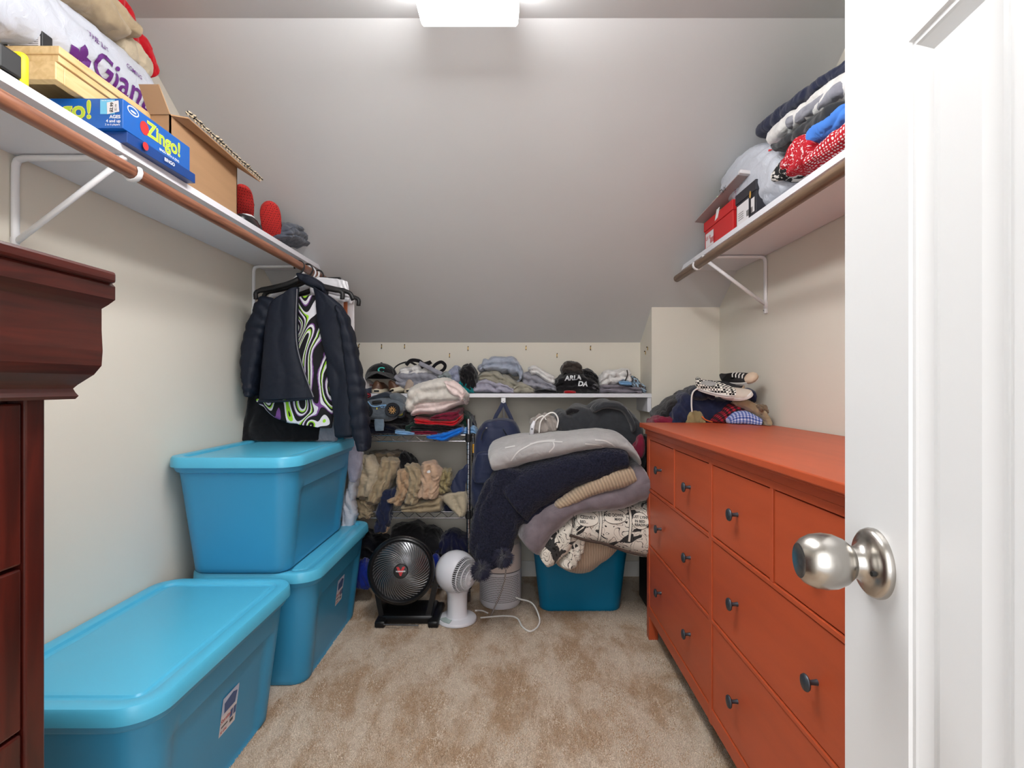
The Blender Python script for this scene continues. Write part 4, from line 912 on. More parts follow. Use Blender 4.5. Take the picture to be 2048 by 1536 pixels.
# plush car
pc = T('plush_car', 'grey plush race car with big spoked wheels and a hanging strap', 'toy', P(765, 840, 2.7))
f_carg = fab('car_grey', (92, 100, 108)); f_cardk = fab('car_dark', (44, 50, 60))
c2('body', [(722, 815, 724, 832), (735, 800, 735, 838), (755, 794, 756, 842), (780, 794, 780, 842), (800, 798, 800, 830), (812, 808, 810, 822)], f_carg, d=2.62, D=.12, parent=pc, amp=.002, wlen=.08)
c2('roof', [(724, 806, 726, 812), (745, 792, 747, 802), (770, 784, 773, 797), (782, 786, 785, 797)], f_cardk, d=2.635, D=.1, parent=pc, amp=.002)
c2('hood', [(778, 788, 782, 802), (795, 787, 798, 806), (810, 797, 810, 812)], f_carg, d=2.63, D=.1, parent=pc, amp=.002)
c2('window', [(743, 803, 745, 808), (752, 801, 752, 808), (763, 801, 764, 806)], m_bk, d=2.612, D=.02, parent=pc, amp=0)
O('trim_line', tube(spline([P(x, y, 2.612) for x, y in [(736, 803), (742, 811), (752, 813), (762, 811), (772, 810)]], 4), .0028, 6), f_lblue, pc)
decal('lettering', text2d('GTR', .018, .02), P(768, 813, 2.608), R1, U1, f_lblue, pc, off=.002); decal('badge', rect2d(.004, .01), P(754, 817, 2.606), R1, U1, m_zy, pc, off=.002)
for i, (x, y, r) in enumerate([(733, 823, .029), (785, 820, .036), (801, 826, .026)]):
    c_ = P(x, y, 2.612 if i < 2 else 2.66)
    w_ = O('wheel', lathe([(r*.55, 0), (r*.6, .012), (r*.9, .014), (r, .006), (r, -.02)], c_, (0, -1, 0), 30), M('tyre_black', (18, 22, 30), .7), pc, smooth=True, sharp=50)
    for k in range(10):
        a = 2*math.pi*k/10; u_ = V((math.cos(a), 0, math.sin(a)))
        O('spoke', tube([c_+u_*r*.12+V((0, -.005, 0)), c_+u_*r*.52+V((0, -.006, 0))], .0022, 5), M('gold_spoke' if i != 2 else 'yellow_spoke', (196, 150, 90) if i != 2 else (230, 216, 40), .5), w_)
c2('strap', [(749, 838, 767, 838), (749, 850, 768, 850), (751, 862, 767, 862)], fab('washed_denim', (104, 120, 134)), d=2.61, D=.015, parent=pc, amp=.001, e=.4, cap=.05)
c2('rainbow_toy', [(712, 790, 712, 798), (722, 785, 723, 800), (738, 786, 738, 795)], blotch('multicolour', (30, 30, 34), (210, 60, 80), 40, .5), 'small multicoloured knit beneath red and white sneaker', 'toy', d=2.75, D=.08, amp=.003)

# rack middle: khaki pile
def rm(name, rows, mat, label, d=2.66, D=.2, **k):
    k.setdefault('zmin', None); k.setdefault('amp', .009); k.setdefault('layers', 2); k.setdefault('ld', .4); k.setdefault('wlen', .055); k.setdefault('wd', (1, 0, .25)); k.setdefault('cap', .08); return c2(name, rows, mat, label, 'clothing', d, D, **k)
rm('brown_khaki_shorts', [(735, 905, 800, 905), (745, 925, 795, 925), (750, 950, 790, 950)], f_dkhaki, 'shadowed khaki shorts at the back left of the wire shelf', d=2.80, zmin=.468)
rm('black_cloth', [(800, 906, 812, 905), (795, 922, 832, 925), (805, 945, 832, 945)], f_black, 'black cloth corner poking up amid the khaki pile', d=2.84, D=.1)
rm('light_khaki_shorts', [(708, 913, 742, 913), (704, 935, 757, 938), (712, 965, 752, 968), (706, 995, 738, 996)], f_khaki2, 'light khaki shorts folded at left end of the khaki pile', d=2.67, D=.14)
rm('khaki_shorts', [(762, 915, 796, 922), (752, 945, 793, 945), (738, 975, 775, 978), (726, 1004, 758, 1008)], f_khaki, 'khaki shorts with wide leg opening left of centre', d=2.69, D=.14)
rm('rolled_khaki', [(712, 1000, 744, 1003), (713, 1020, 744, 1020), (714, 1036, 742, 1036)], f_khaki, 'rolled khaki trouser leg hanging above the tote lid', d=2.70, D=.1, wlen=.025)
for x_, y_, w_, h_, d_ in ((740, 1007, .032, .007, 2.662), (728, 1036, .018, .010, 2.672), (724, 996, .03, .006, 2.640)):  # darker brown cups stand in for the shade inside the trouser legs
    O('leg_opening_shade', lathe([(w_*.55, 0), (w_*.5, .002), (w_*.35, -.004), (.0005, -.012)], P(x_, y_, d_+.02), (0, -.75, -.66), 20), f_dkhaki, [o for o in C.objects if o.name.startswith({740: 'khaki_shorts', 728: 'rolled_khaki', 724: 'light_khaki_shorts'}[x_])][0])
rm('navy_trousers', [(765, 980, 802, 975), (756, 1010, 788, 1010), (750, 1045, 780, 1045), (748, 1066, 772, 1064)], f_navy, 'navy trousers hanging down below the khaki shorts', d=2.70, D=.08)
rm('tan_hem', [(776, 1030, 780, 1028), (768, 1055, 778, 1050), (752, 1068, 772, 1066)], f_tan, 'tan hem edge behind the hanging navy trousers', d=2.72, D=.05)
rm('tan_shorts', [(796, 940, 832, 935), (792, 965, 828, 965), (790, 990, 812, 995), (772, 1002, 800, 1012)], f_tan, 'tan shorts crumpled in the middle of the khaki pile', d=2.67, D=.14, amp=.009, wlen=.04)
rm('taupe_shorts', [(808, 930, 832, 928), (815, 955, 845, 955), (815, 985, 838, 990), (808, 1005, 832, 1012)], f_khaki, 'taupe shorts leg standing upright in the pile centre', d=2.655, D=.12, wlen=.035)
pk = rm('sand_shorts', [(842, 925, 870, 925), (840, 945, 882, 945), (840, 970, 880, 975), (832, 995, 870, 1000)], f_sand, 'pinkish sand shorts with a small white tag', d=2.65, D=.14, amp=.009, wlen=.045)
decal('tag', ell2d(.018, .014), P(856, 945, 2.64), R1, U1, m_wp, pk, bvh(pk), .003, .01)
rm('green_khaki_shorts', [(882, 940, 900, 942), (880, 960, 902, 962), (876, 985, 896, 985)], f_gkhaki, 'greenish khaki shorts right of the sand shorts', d=2.68, D=.14, wlen=.03)
rm('folded_khaki', [(800, 1010, 806, 1022), (830, 1002, 832, 1026), (860, 995, 862, 1026), (886, 990, 884, 1022)], f_khaki, 'flat folded khaki trousers at the front edge of shelf', d=2.68, D=.2, wd=(.2, 0, 1), layers=2, amp=.003)
rm('beige_hat', [(872, 990, 930, 982), (885, 1005, 936, 1000), (905, 1022, 934, 1018), (918, 1033, 930, 1032)], f_khaki2, 'beige cloth triangle draped over wire shelf beside chrome post', d=2.69, D=.1, amp=.004)
rm('navy_strip', [(885, 1010, 905, 1008), (888, 1022, 915, 1022)], f_navy, 'navy fold below the greenish khaki shorts', d=2.75, D=.1)
# bottom black clothes and others
rm('black_laundry', [(780, 1058, 782, 1110), (820, 1050, 822, 1140), (860, 1060, 862, 1150), (890, 1080, 888, 1140)], f_black, 'black laundry heap behind the black fan', d=2.80, D=.24, amp=.012, wlen=.08)
rm('navy_duffel', [(872, 1090, 874, 1130), (890, 1068, 892, 1150), (915, 1064, 918, 1150), (938, 1080, 938, 1140)], fab('indigo', (26, 28, 58)), 'round dark navy bundle behind the white globe fan', d=2.80, D=.2)
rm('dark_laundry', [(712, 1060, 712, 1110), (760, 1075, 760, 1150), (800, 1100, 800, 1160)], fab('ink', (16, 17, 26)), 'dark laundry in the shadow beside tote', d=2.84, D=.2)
c2('blue_bundle', [(712, 1130, 714, 1176), (725, 1122, 726, 1180), (742, 1140, 742, 1178)], f_royal, 'royal blue cloth on carpet between the tote and black fan', 'clothing', d=2.66, D=.12, zmin=.002, wlen=.03)
c2('blue_bundle', [(862, 1115, 862, 1160), (872, 1112, 874, 1165), (884, 1130, 884, 1160)], f_royal, 'royal blue sliver between the black and the white fan', 'clothing', d=2.74, D=.08, zmin=.002)
# plastic bag beside totes
tb = T('plastic_bag', 'crumpled translucent plastic bag hanging between totes and khaki pile', 'bag', (-.8, 2.62, .45))
c2('bag_film', [(690, 905, 722, 900), (695, 930, 722, 925), (698, 965, 712, 975), (686, 1000, 708, 1005), (684, 1030, 712, 1030), (682, 1060, 702, 1060)], m_bag, d=2.57, D=.08, parent=tb, amp=.006, wlen=.03, wd=(1, 0, .3), cap=.08)

# ---------- backpack ----------
bp = T('backpack', 'navy backpack hanging by its loop from the back shelf bracket', 'backpack', P(992, 1010, 2.75))
f_bp = M('navy_nylon', (30, 40, 74), .6, bs=.3, bsc=500, sheen=.2)
c2('main_body', [(985, 838, 1015, 838), (962, 850, 1034, 848), (950, 880, 1045, 880), (945, 930, 1046, 930), (940, 980, 1044, 980), (942, 1030, 1040, 1030)], f_bp, d=2.68, D=.17, parent=bp, amp=.004, wlen=.08, wd=(1, 0, .2), cap=.12)
c2('front_pocket', [(955, 905, 1000, 900), (948, 925, 1010, 922), (946, 955, 1008, 950), (950, 968, 1000, 965)], f_bp, d=2.655, D=.06, parent=bp, amp=.003)
for pts in ([(988, 842), (993, 830), (1000, 818), (1006, 806)], [(1026, 846), (1020, 832), (1013, 818), (1008, 806)]):
    O('haul_loop', tube([P(x, y, 2.848) for x, y in pts], .003, 6, 4), f_bp, bp)
for pts in ([(962, 880), (966, 865), (974, 855)], [(1006, 858), (1012, 868), (1016, 876)]):
    O('zip', tube(spline([P(x, y, 2.665) for x, y in pts], 4), .0025, 6), m_blm, bp)
O('zip_pull', lathe([(.004, 0), (.004, .004), (.001, .006)], P(973, 856, 2.665), (0, -1, 0), 8), m_chr, bp)
O('red_piping', tube(spline([P(x, y, 2.655) for x, y in [(988, 898), (994, 892), (1004, 890), (1016, 893)]], 4), .003, 6), M('red_white_piping', (206, 120, 128), .6), bp)
c2('shoulder_strap', [(925, 935, 938, 925), (908, 955, 936, 950), (902, 975, 930, 980), (905, 985, 925, 990)], f_bp, d=2.72, D=.03, parent=bp, amp=.004)
O('gold_tag', boxo(P(945, 906, 2.75), P(952, 888, 2.76), .001), M('mustard_tag', (206, 150, 40), .6), bp)

# ---------- blanket heap ----------
c2('quilt', [(1088, 1075, 1090, 1092), (1112, 1060, 1118, 1135), (1160, 1040, 1165, 1152), (1205, 1035, 1202, 1130), (1240, 1030, 1236, 1098), (1275, 1030, 1270, 1080)], f_rib, 'tan ribbed quilt hanging lowest over the teal tote', 'blanket', d=2.42, D=.42, amp=.004, wlen=.12, e=.85, cap=.12, nu=70, nv=70)
# comic print blanket
def comic():
    m, nt, b = newmat('fabric_comic_print'); v = vec(nt, 'Object')
    f = noi(nt, v, 13, 2, .8)
    r1 = ramp(nt, f, [(0, (.03, .03, .03, 1)), (.41, col(222, 216, 204))], 'CONSTANT')
    k = nd(nt, 'ShaderNodeMath', operation='MULTIPLY'); k.inputs[1].default_value = 7; nt.links.new(noi(nt, v, 22, 1, .5), k.inputs[0])
    fr = nd(nt, 'ShaderNodeMath', operation='FRACT'); nt.links.new(k.outputs[0], fr.inputs[0])
    r2 = ramp(nt, fr.outputs[0], [(0, (.03, .03, .03, 1)), (.13, (1, 1, 1, 1))], 'CONSTANT')
    mx_ = nd(nt, 'ShaderNodeMix', data_type='RGBA', blend_type='MULTIPLY'); mx_.inputs[0].default_value = 1; nt.links.new(r1, mx_.inputs[6]); nt.links.new(r2, mx_.inputs[7])
    nt.links.new(mx_.outputs[2], b.inputs['Base Color']); b.inputs['Roughness'].default_value = .95; b.inputs['Sheen Weight'].default_value = .2; return m
f_com = comic(); f_comw = M('fabric_off_white_print', (222, 216, 204), .95)
cbk = T('comic_blanket', 'black and white comic strip print blanket above the teal tote', 'blanket', P(1200, 1100, 2.5))
cm = c2('blanket_body', [(1142, 1025, 1142, 1068), (1160, 1012, 1160, 1080), (1190, 1008, 1190, 1086), (1230, 1005, 1228, 1098), (1265, 1002, 1262, 1112), (1292, 1000, 1288, 1116), (1298, 1015, 1296, 1105)], f_com, d=2.33, D=.46, parent=cbk, amp=.004, wlen=.16, e=.7, cap=.08, nu=70, nv=70)
cl = c2('corner_flap', [(1142, 1030, 1160, 1070), (1115, 1045, 1150, 1085), (1095, 1065, 1135, 1105), (1075, 1085, 1112, 1125), (1075, 1105, 1095, 1130)], f_com, d=2.34, D=.3, parent=cbk, amp=.004, wlen=.09, cap=.08)
c2('corner_flap', [(1150, 1060, 1172, 1062), (1142, 1085, 1170, 1090), (1130, 1110, 1160, 1120), (1118, 1132, 1142, 1142)], f_com, d=2.36, D=.1, parent=cbk, amp=.005, wlen=.04)
O('hem', tube(spline([P(x, y, 2.335) for x, y in [(1140, 1070), (1170, 1080), (1210, 1088), (1250, 1102), (1292, 1112)]], 6), .006, 8), M('fabric_brown_stitch', (70, 56, 50), .9), cbk)
cmb = bvh(cm); dz = 2.33
for x in (1148, 1202, 1262):
    decal('panel_border', rect2d(.012, .17), P(x, 1045, dz), V((1, 0, -.1)), U1, f_comw, cbk, cmb, .002, .01); decal('panel_line', rect2d(.0022, .17), P(x-2.6, 1045, dz), V((1, 0, -.1)), U1, m_bk, cbk, cmb, .003, .01); decal('panel_line', rect2d(.0022, .17), P(x+2.6, 1045, dz), V((1, 0, -.1)), U1, m_bk, cbk, cmb, .003, .01)
for x, y, w_, h_ in ((1176, 1040, .095, .055), (1232, 1036, .10, .05), (1281, 1043, .072, .065)):
    decal('speech_bubble', ell2d(w_+.004, h_+.004), P(x, y, dz), R1, U1, m_bk, cbk, cmb, .0035, .01)
    decal('speech_bubble', ell2d(w_, h_), P(x, y, dz), R1, U1, f_comw, cbk, cmb, .0048, .01)
for s_, x, y in (('CESSIVELY', 1177, 1037), ('BED...', 1168, 1044), ('AND DOWN,', 1230, 1033), ('MAN!', 1238, 1040), ("JUST LYIN'", 1281, 1036), ('IN BED', 1280, 1043), ('READING', 1283, 1050)):
    decal('lettering', text2d(s_, .0145, .03), P(x, y, dz), V((1, 0, -.06)), U1, m_bk, cbk, cmb, .0062, .01)
# plush layers
c2('mauve_plush_blanket', [(1030, 1070, 1080, 1118), (1036, 1045, 1095, 1092), (1062, 1012, 1118, 1062), (1110, 988, 1145, 1035), (1165, 975, 1182, 1024), (1230, 958, 1238, 1018), (1268, 925, 1290, 1003), (1284, 935, 1296, 975)], f_mauve, 'mauve grey plush blanket draped diagonally over the comic blanket', 'blanket', d=2.315, D=.44, amp=.006, wlen=.16, wd=(1, 0, 1), e=.8, cap=.07, nu=80, nv=64)
c2('cable_knit_throw', [(1095, 1004, 1108, 1016), (1130, 978, 1150, 1003), (1175, 950, 1190, 988), (1215, 932, 1232, 978), (1245, 923, 1262, 968), (1262, 935, 1268, 955)], ribm('fabric_cable_tan', (158, 138, 116), (186, 164, 138), 22, bs=.7), 'tan cable textured throw rolled between navy and mauve blankets', 'blanket', d=2.31, D=.42, amp=.003, wlen=.06, wd=(1, 0, .4), cap=.1)
nb = T('navy_sherpa_throw', 'navy sherpa throw with pompoms hanging down the left of heap', 'blanket', P(1000, 1130, 2.4))
skw = dict(parent=nb, amp=.006, fine=.0025, nu=90, nv=90, crump=.5)
c2('fold', [(1130, 925, 1150, 975), (1090, 940, 1130, 1010), (1060, 965, 1115, 1045), (1040, 1000, 1095, 1062), (1030, 1035, 1066, 1062)], f_sherpa, d=2.35, D=.25, wlen=.12, wd=(1, 0, 1), **skw)
c2('fold', [(1252, 900, 1254, 935), (1225, 886, 1232, 948), (1170, 893, 1190, 962), (1110, 905, 1140, 985), (1060, 920, 1105, 1005), (1015, 940, 1072, 1030), (985, 965, 1060, 1050)], f_sherpa, d=2.31, D=.4, wlen=.15, wd=(.4, 0, 1), cap=.07, **skw)
c2('hanging_end', [(1000, 930, 1080, 945), (972, 965, 1070, 980), (955, 1005, 1060, 1025), (942, 1045, 1035, 1065), (938, 1090, 1022, 1105), (948, 1120, 1012, 1124), (955, 1140, 985, 1138)], f_sherpa, d=2.33, D=.12, wlen=.07, wd=(1, 0, -.15), cap=.06, **skw)
def pompom(c_, r, n=420):
    vs, fs = [], []; rnd = random.Random(int(c_.x*1e4))
    for i in range(n):
        d_ = V((rnd.gauss(0, 1), rnd.gauss(0, 1), rnd.gauss(0, 1)-.4)).normalized(); a, b = frame(d_); rr = r*(.8+.35*rnd.random()); w0 = .0022
        m_ = c_+d_*rr*.6+V((0, 0, -.002)); e_ = c_+d_*rr+V((rnd.uniform(-1, 1), rnd.uniform(-1, 1), -1.2))*r*.12; k = len(vs)
        vs += [c_+d_*r*.25+a*w0, c_+d_*r*.25-a*w0*.5+b*w0, c_+d_*r*.25-a*w0*.5-b*w0, m_+a*w0, m_-a*w0*.5+b*w0, m_-a*w0*.5-b*w0, e_]
        fs += [(k, k+1, k+4, k+3), (k+1, k+2, k+5, k+4), (k+2, k, k+3, k+5), (k+3, k+4, k+6), (k+4, k+5, k+6), (k+5, k+3, k+6)]
    return vs, fs
m_yarn = M('navy_yarn', (40, 40, 62), .95, sheen=.3)
pmp = O('pompom', pompom(P(1006, 1113, 2.27), .046, 1100), m_yarn, nb); pmp = O('pompom', pompom(P(962, 1138, 2.28), .047, 1100), m_yarn, nb)
lg = c2('grey_throw', [(974, 905, 985, 938), (985, 888, 1003, 945), (1030, 875, 1050, 930), (1090, 868, 1110, 915), (1150, 864, 1175, 902), (1200, 858, 1225, 900), (1240, 868, 1262, 915), (1268, 895, 1282, 938)], f_lgrey, 'light grey throw with white line pattern on top of navy one', 'blanket', d=2.32, D=.42, amp=.004, wlen=.14, wd=(.5, 0, 1), e=.8, cap=.06, nu=90, nv=70, layers=0)
lgb = bvh(lg)
m_line = M('fabric_white_line', (206, 204, 202), .95)
for pts in ([(1022, 922), (1035, 905), (1050, 895), (1075, 884), (1110, 880)], [(1060, 888), (1090, 883), (1125, 884)], [(1105, 880), (1108, 893), (1098, 905)], [(1010, 896), (1030, 892)], [(1190, 880), (1215, 884), (1245, 905)], [(1170, 888), (1205, 893), (1235, 912)]):
    q = spline([V((x, y, 0)) for x, y in pts], 5); vs = []
    ok_ = []
    for i, p in enumerate(q):
        t_ = (q[min(i+1, len(q)-1)]-q[max(0, i-1)]).normalized(); n_ = V((-t_.y, t_.x, 0))*1.3
        for s1 in (1, -1):
            w0 = P(p.x+n_.x*s1, p.y+n_.y*s1, 2.2); h = lgb.ray_cast(w0, (w0-V((0, 0, H))).normalized()); vs.append((h[0] if h[0] else w0+V((0, .12, 0)))+V((0, -.002, .001))); ok_.append(h[0] is not None)
    O('line_motif', (vs, [(2*i, 2*i+1, 2*i+3, 2*i+2) for i in range(len(q)-1) if all(ok_[2*i:2*i+4])]), m_line, lg)
c2('charcoal_fleece', [(1105, 842, 1112, 872), (1125, 822, 1132, 880), (1165, 812, 1170, 885), (1210, 802, 1215, 890), (1250, 810, 1255, 905), (1275, 845, 1280, 930), (1285, 890, 1290, 940)], f_char, 'dark charcoal fleece blanket piled behind the grey throw', 'blanket', d=2.5, D=.32, amp=.014, wlen=.16, wd=(1, 0, .8), cap=.1, nu=80, nv=70)
c2('charcoal_fleece', [(1180, 815, 1184, 828), (1205, 801, 1210, 818), (1240, 806, 1240, 822), (1262, 830, 1255, 845), (1272, 860, 1262, 868)], f_char, 'dark charcoal hood shaped fold at the very top of heap', 'blanket', d=2.47, D=.2, amp=.004, wlen=.1)
c2('black_cuff', [(1130, 822, 1132, 832), (1142, 815, 1144, 828), (1160, 818, 1160, 828)], f_black, 'small black cuff left on the charcoal fleece', 'clothing', d=2.52, D=.08, amp=.002)
c2('maroon_garment', [(1262, 900, 1268, 925), (1275, 875, 1285, 915), (1286, 868, 1290, 900)], f_maroon, 'maroon garment wedged between heap and dresser corner', 'clothing', d=2.46, D=.12)
c2('grey_hoodie', [(1060, 842, 1066, 868), (1075, 832, 1082, 870), (1095, 828, 1104, 866), (1112, 838, 1116, 864)], fab('taupe_grey', (158, 150, 144)), 'taupe grey garment bunched under the looped white cord', 'clothing', d=2.50, D=.14, amp=.009, wlen=.04, wd=(1, 0, .6))
O('white_cord_loop', tube(spline([P(x, y, 2.49) for x, y in [(1060, 868), (1066, 850), (1074, 838), (1086, 832), (1092, 840)]], 6), .0032, 8), m_cord, None, 'thin white cord arching over taupe garment, left loop', 'cord', smooth=True)
O('white_cord_loop', tube(spline([P(x, y, 2.485) for x, y in [(1078, 866), (1082, 842), (1096, 828), (1108, 826), (1116, 838), (1114, 856)]], 6), .0038, 8), m_cord, None, 'thin white cord arching over taupe garment, right loop', 'cord', smooth=True)
ih = T('white_handset', 'slim white plastic handle standing left of the taupe garment', 'appliance', P(1066, 870, 2.46))
O('handle', tube([P(1063, 870, 2.46), P(1065, 852, 2.46), P(1069, 842, 2.46)], [.011, .010, .006], 12, .7), m_wpl, ih, smooth=True); O('button', lathe([(.004, 0), (.003, .002)], P(1064, 858, 2.45), (0, -1, 0), 10), m_labg, ih)
# added support under the gap pile, its black stands in for the dark gap
bxx = T('black_filler', 'black crate added for the dark gap behind dresser, under the clothes pile', 'filler', (.84, 2.6, 0))
O('carton', boxo((.66, 2.43, .002), (1.07, 2.82, .86), .004), m_blm, bxx); O('latch', boxo((.82, 2.425, .7), (.88, 2.431, .76), .002), m_bl, bxx)

# ---------- pile behind / on the dresser ----------
def dp(name, rows, mat, label, cat='clothing', D=.2, **k):
    k.setdefault('amp', .007); k.setdefault('wlen', .07); k.setdefault('wd', (1, 0, .8)); k.setdefault('cap', .1); return c2(name, rows, mat, label, cat, 2.4, D, **k)
dp('wine_garment', [(1304, 838, 1306, 856, 2.42), (1320, 832, 1325, 870, 2.42), (1345, 830, 1345, 870, 2.42)], f_maroon, 'wine red cloth corner at the left foot of the dresser pile', D=.15)
dp('black_garment', [(1312, 830, 1325, 850, 2.44), (1335, 806, 1345, 850, 2.44), (1365, 786, 1372, 850, 2.44), (1395, 772, 1400, 850, 2.44), (1410, 770, 1412, 840, 2.44)], f_black, 'black garment sloping down the left side of dresser pile', D=.25)
dp('navy_jacket', [(1330, 845, 1345, 862, 2.41), (1352, 806, 1362, 865, 2.40), (1380, 780, 1388, 865, 2.40), (1415, 790, 1420, 862, 2.40), (1445, 795, 1440, 850, 2.36), (1470, 788, 1462, 820, 2.32)], f_navy, 'navy jacket forming the body of the dresser pile', D=.2, amp=.009, crump=.8)
dp('navy_jacket_hood', [(1378, 782, 1382, 800, 2.39), (1395, 772, 1400, 800, 2.38), (1412, 776, 1418, 800, 2.37), (1424, 786, 1426, 798, 2.37)], f_dnavy, 'dark blue hood under the checkered shoe', D=.12)
dp('navy_sweater', [(1478, 785, 1480, 806, 2.26), (1495, 778, 1498, 806, 2.26), (1508, 785, 1511, 808, 2.26)], f_navy, 'navy cloth behind the white sneakers at right of the pile', D=.06)
dp('plaid_shirt', [(1422, 842, 1436, 848, 2.36), (1440, 825, 1452, 848, 2.33), (1462, 808, 1480, 845, 2.30), (1480, 806, 1496, 835, 2.28)], f_plaid, 'red and black plaid shirt in the dresser pile', D=.12, amp=.004, zmin=.952)
dp('gingham_shirt', [(1452, 838, 1456, 848, 2.30), (1470, 824, 1472, 850, 2.27), (1492, 822, 1494, 852, 2.25), (1512, 830, 1512, 854, 2.22), (1524, 836, 1522, 852, 2.21)], f_ging, 'blue and white gingham shirt at the foot of the dresser pile', D=.1, amp=.004, zmin=.952, wlen=.04)
dp('khaki_trousers', [(1470, 803, 1474, 812, 2.27), (1490, 797, 1494, 820, 2.25), (1508, 804, 1512, 830, 2.23), (1526, 818, 1526, 840, 2.20), (1538, 835, 1532, 858, 2.18), (1542, 848, 1532, 862, 2.17)], f_khaki, 'khaki trousers spilling to the right end of dresser pile', D=.1, amp=.006, zmin=.952, wlen=.045)
dp('khaki_cloth', [(1516, 812, 1520, 822, 2.2), (1526, 808, 1530, 824, 2.2), (1534, 816, 1534, 828, 2.2)], f_dkhaki, 'crumpled brown khaki tuft against the wall on the pile', D=.06, amp=.006, wlen=.02)
dp('khaki_pouch', [(1372, 832, 1370, 850, 2.39), (1385, 820, 1388, 852, 2.39), (1400, 822, 1404, 852, 2.39), (1410, 838, 1412, 850, 2.39)], f_gkhaki, 'olive khaki pouch with drawstring at the pile front', D=.05, amp=.003)
O('drawstring', tube(spline([P(x, y, 2.375) for x, y in [(1384, 824), (1383, 808), (1384, 790), (1390, 780), (1404, 776), (1414, 786)]], 6), .0035, 8, 1.4), m_cord, None, 'pale drawstring looping above the olive khaki pouch', 'cord', smooth=True)
O('orange_piping', tube(spline([P(x, y, 2.385) for x, y in [(1404, 833), (1412, 840), (1425, 844)]], 4), .003, 6), M('orange_trim', (230, 110, 50), .7), None, 'bright orange piping at the base of dresser pile', 'trim', smooth=True)
m_chk = checkm('checkered_canvas', (236, 232, 222), (24, 22, 24), 105, 'Object')
shoe('checkered_slip_on', (.825, 2.40, 1.105), math.radians(226), 'black and white checkered slip on shoe on top of the pile', m_chk, m_ws, pitch=-.18, roll=.55, s=.72, hi=.01, lining=M('white_lining', (210, 208, 206), .8), foxing=m_bk)
shoe('black_lace_shoe', (.960, 2.43, 1.135), math.radians(208), 'black lace up shoe with white toe cap topmost on the pile', M('black_canvas', (30, 28, 30), .8), m_ws, pitch=.02, roll=.75, s=.66, lace=m_ws, toe=M('cream_toe', (214, 190, 166), .6), foxing=m_bk)
shoe('white_sneaker', (.930, 2.38, 1.070), math.radians(200), 'white sneaker with brown insole lying in front on the pile', M('off_white_canvas', (206, 192, 178), .7), m_ws, pitch=0, roll=.70, s=.66, lining=m_lea)
shoe('grey_strap_shoe', (.895, 2.48, 1.095), math.radians(215), 'dark low shoe squeezed between checkered and white shoes', M('dark_canvas', (40, 38, 40), .8), M('tan_rubber', (190, 164, 140), .6), pitch=0, roll=.7, s=.72)

# ---------- hanging clothes ----------
def hanger(y, dx, name_label, mat, xr=-.944, drop=.062, half=.215, tilt=0.0):
    h = T('clothes_hanger', name_label, 'hanger', (xr+dx, y, 1.56))
    zc_ = 1.643; cx_ = xr+dx
    O('hook', tube(spline([V((cx_-.020, y, zc_-.012)), V((cx_-.021, y, zc_+.006)), V((cx_-.006, y, zc_+.0215)), V((cx_+.012, y, zc_+.0175)), V((cx_+.0225, y, zc_-.002)), V((cx_+.014, y, zc_-.024)), V((cx_, y, zc_-.040)), V((cx_, y, zc_-drop))], 5), .0035, 8, 1.4), mat, h, smooth=True)
    for s in (-1, 1):
        O('shoulder_arm', tube(spline([V((cx_, y, zc_-drop+.005)), V((cx_+s*.05, y, zc_-drop-.018+s*tilt*.05)), V((cx_+s*.12, y, zc_-drop-.036+s*tilt*.12)), V((cx_+s*.185, y, zc_-drop-.052+s*tilt*.18)), V((cx_+s*half, y, zc_-drop-.085+s*tilt*.2))], 5), [.011]*14+[.009]*7, 10, 1.1), mat, h, smooth=True)
    return h
hanger(2.33, -.005, 'black plastic hanger nearest the camera holding the navy jacket', m_blm, half=.19)
hanger(2.39, .01, 'black plastic hanger just behind the front one', m_blm, half=.205, drop=.055)
hanger(2.45, 0, 'white plastic hanger hook between the black hangers', m_wpl, half=.18)
hanger(2.52, .01, 'black plastic hanger at far end of the left rod', m_blm, half=.19)
f_jk = M('navy_nylon_shell', (20, 26, 40), .62, spec=.3, bs=.25, bsc=60, var=.06, vs=12)
J = T('navy_jacket', 'open navy windbreaker jacket hanging on the front black hanger', 'jacket', P(610, 860, 2.33))
jk = dict(parent=J, crump=.45)
c2('front_panel', [(562, 588, 596, 572), (538, 608, 594, 592), (530, 650, 592, 640), (526, 690, 594, 688), (520, 740, 606, 738), (516, 780, 619, 775), (515, 803, 627, 797)], f_jk, d=2.27, D=.05, amp=.0045, wlen=.11, wd=(1, 0, .10), cap=.03, e=.9, nu=80, nv=90, **jk)
c2('front_panel', [(622, 568, 655, 590), (630, 600, 682, 612), (634, 650, 698, 650), (646, 700, 706, 700), (655, 760, 716, 760), (664, 820, 722, 820), (668, 878, 726, 872)], f_jk, d=2.28, D=.05, amp=.0045, wlen=.11, wd=(1, 0, .12), cap=.03, e=.9, nu=80, nv=90, **jk)
c2('sleeve', [(520, 590, 560, 600), (504, 620, 545, 635), (490, 660, 528, 672), (482, 700, 520, 712), (482, 745, 512, 750), (488, 780, 508, 784), (492, 792, 504, 794)], f_jk, d=2.29, D=.10, amp=.006, wlen=.055, wd=(.2, 0, 1), cap=.06, **jk)
c2('sleeve', [(668, 605, 690, 625), (680, 660, 706, 680), (690, 740, 720, 745), (696, 800, 730, 800), (702, 860, 735, 862), (712, 892, 736, 896), (716, 902, 732, 902)], f_jk, d=2.26, D=.09, amp=.006, wlen=.06, wd=(.2, 0, 1), cap=.06, **jk)
c2('collar', [(590, 545, 600, 562), (612, 548, 618, 572), (635, 560, 638, 580), (650, 572, 652, 590)], f_jk, d=2.30, D=.07, amp=.003, **jk)
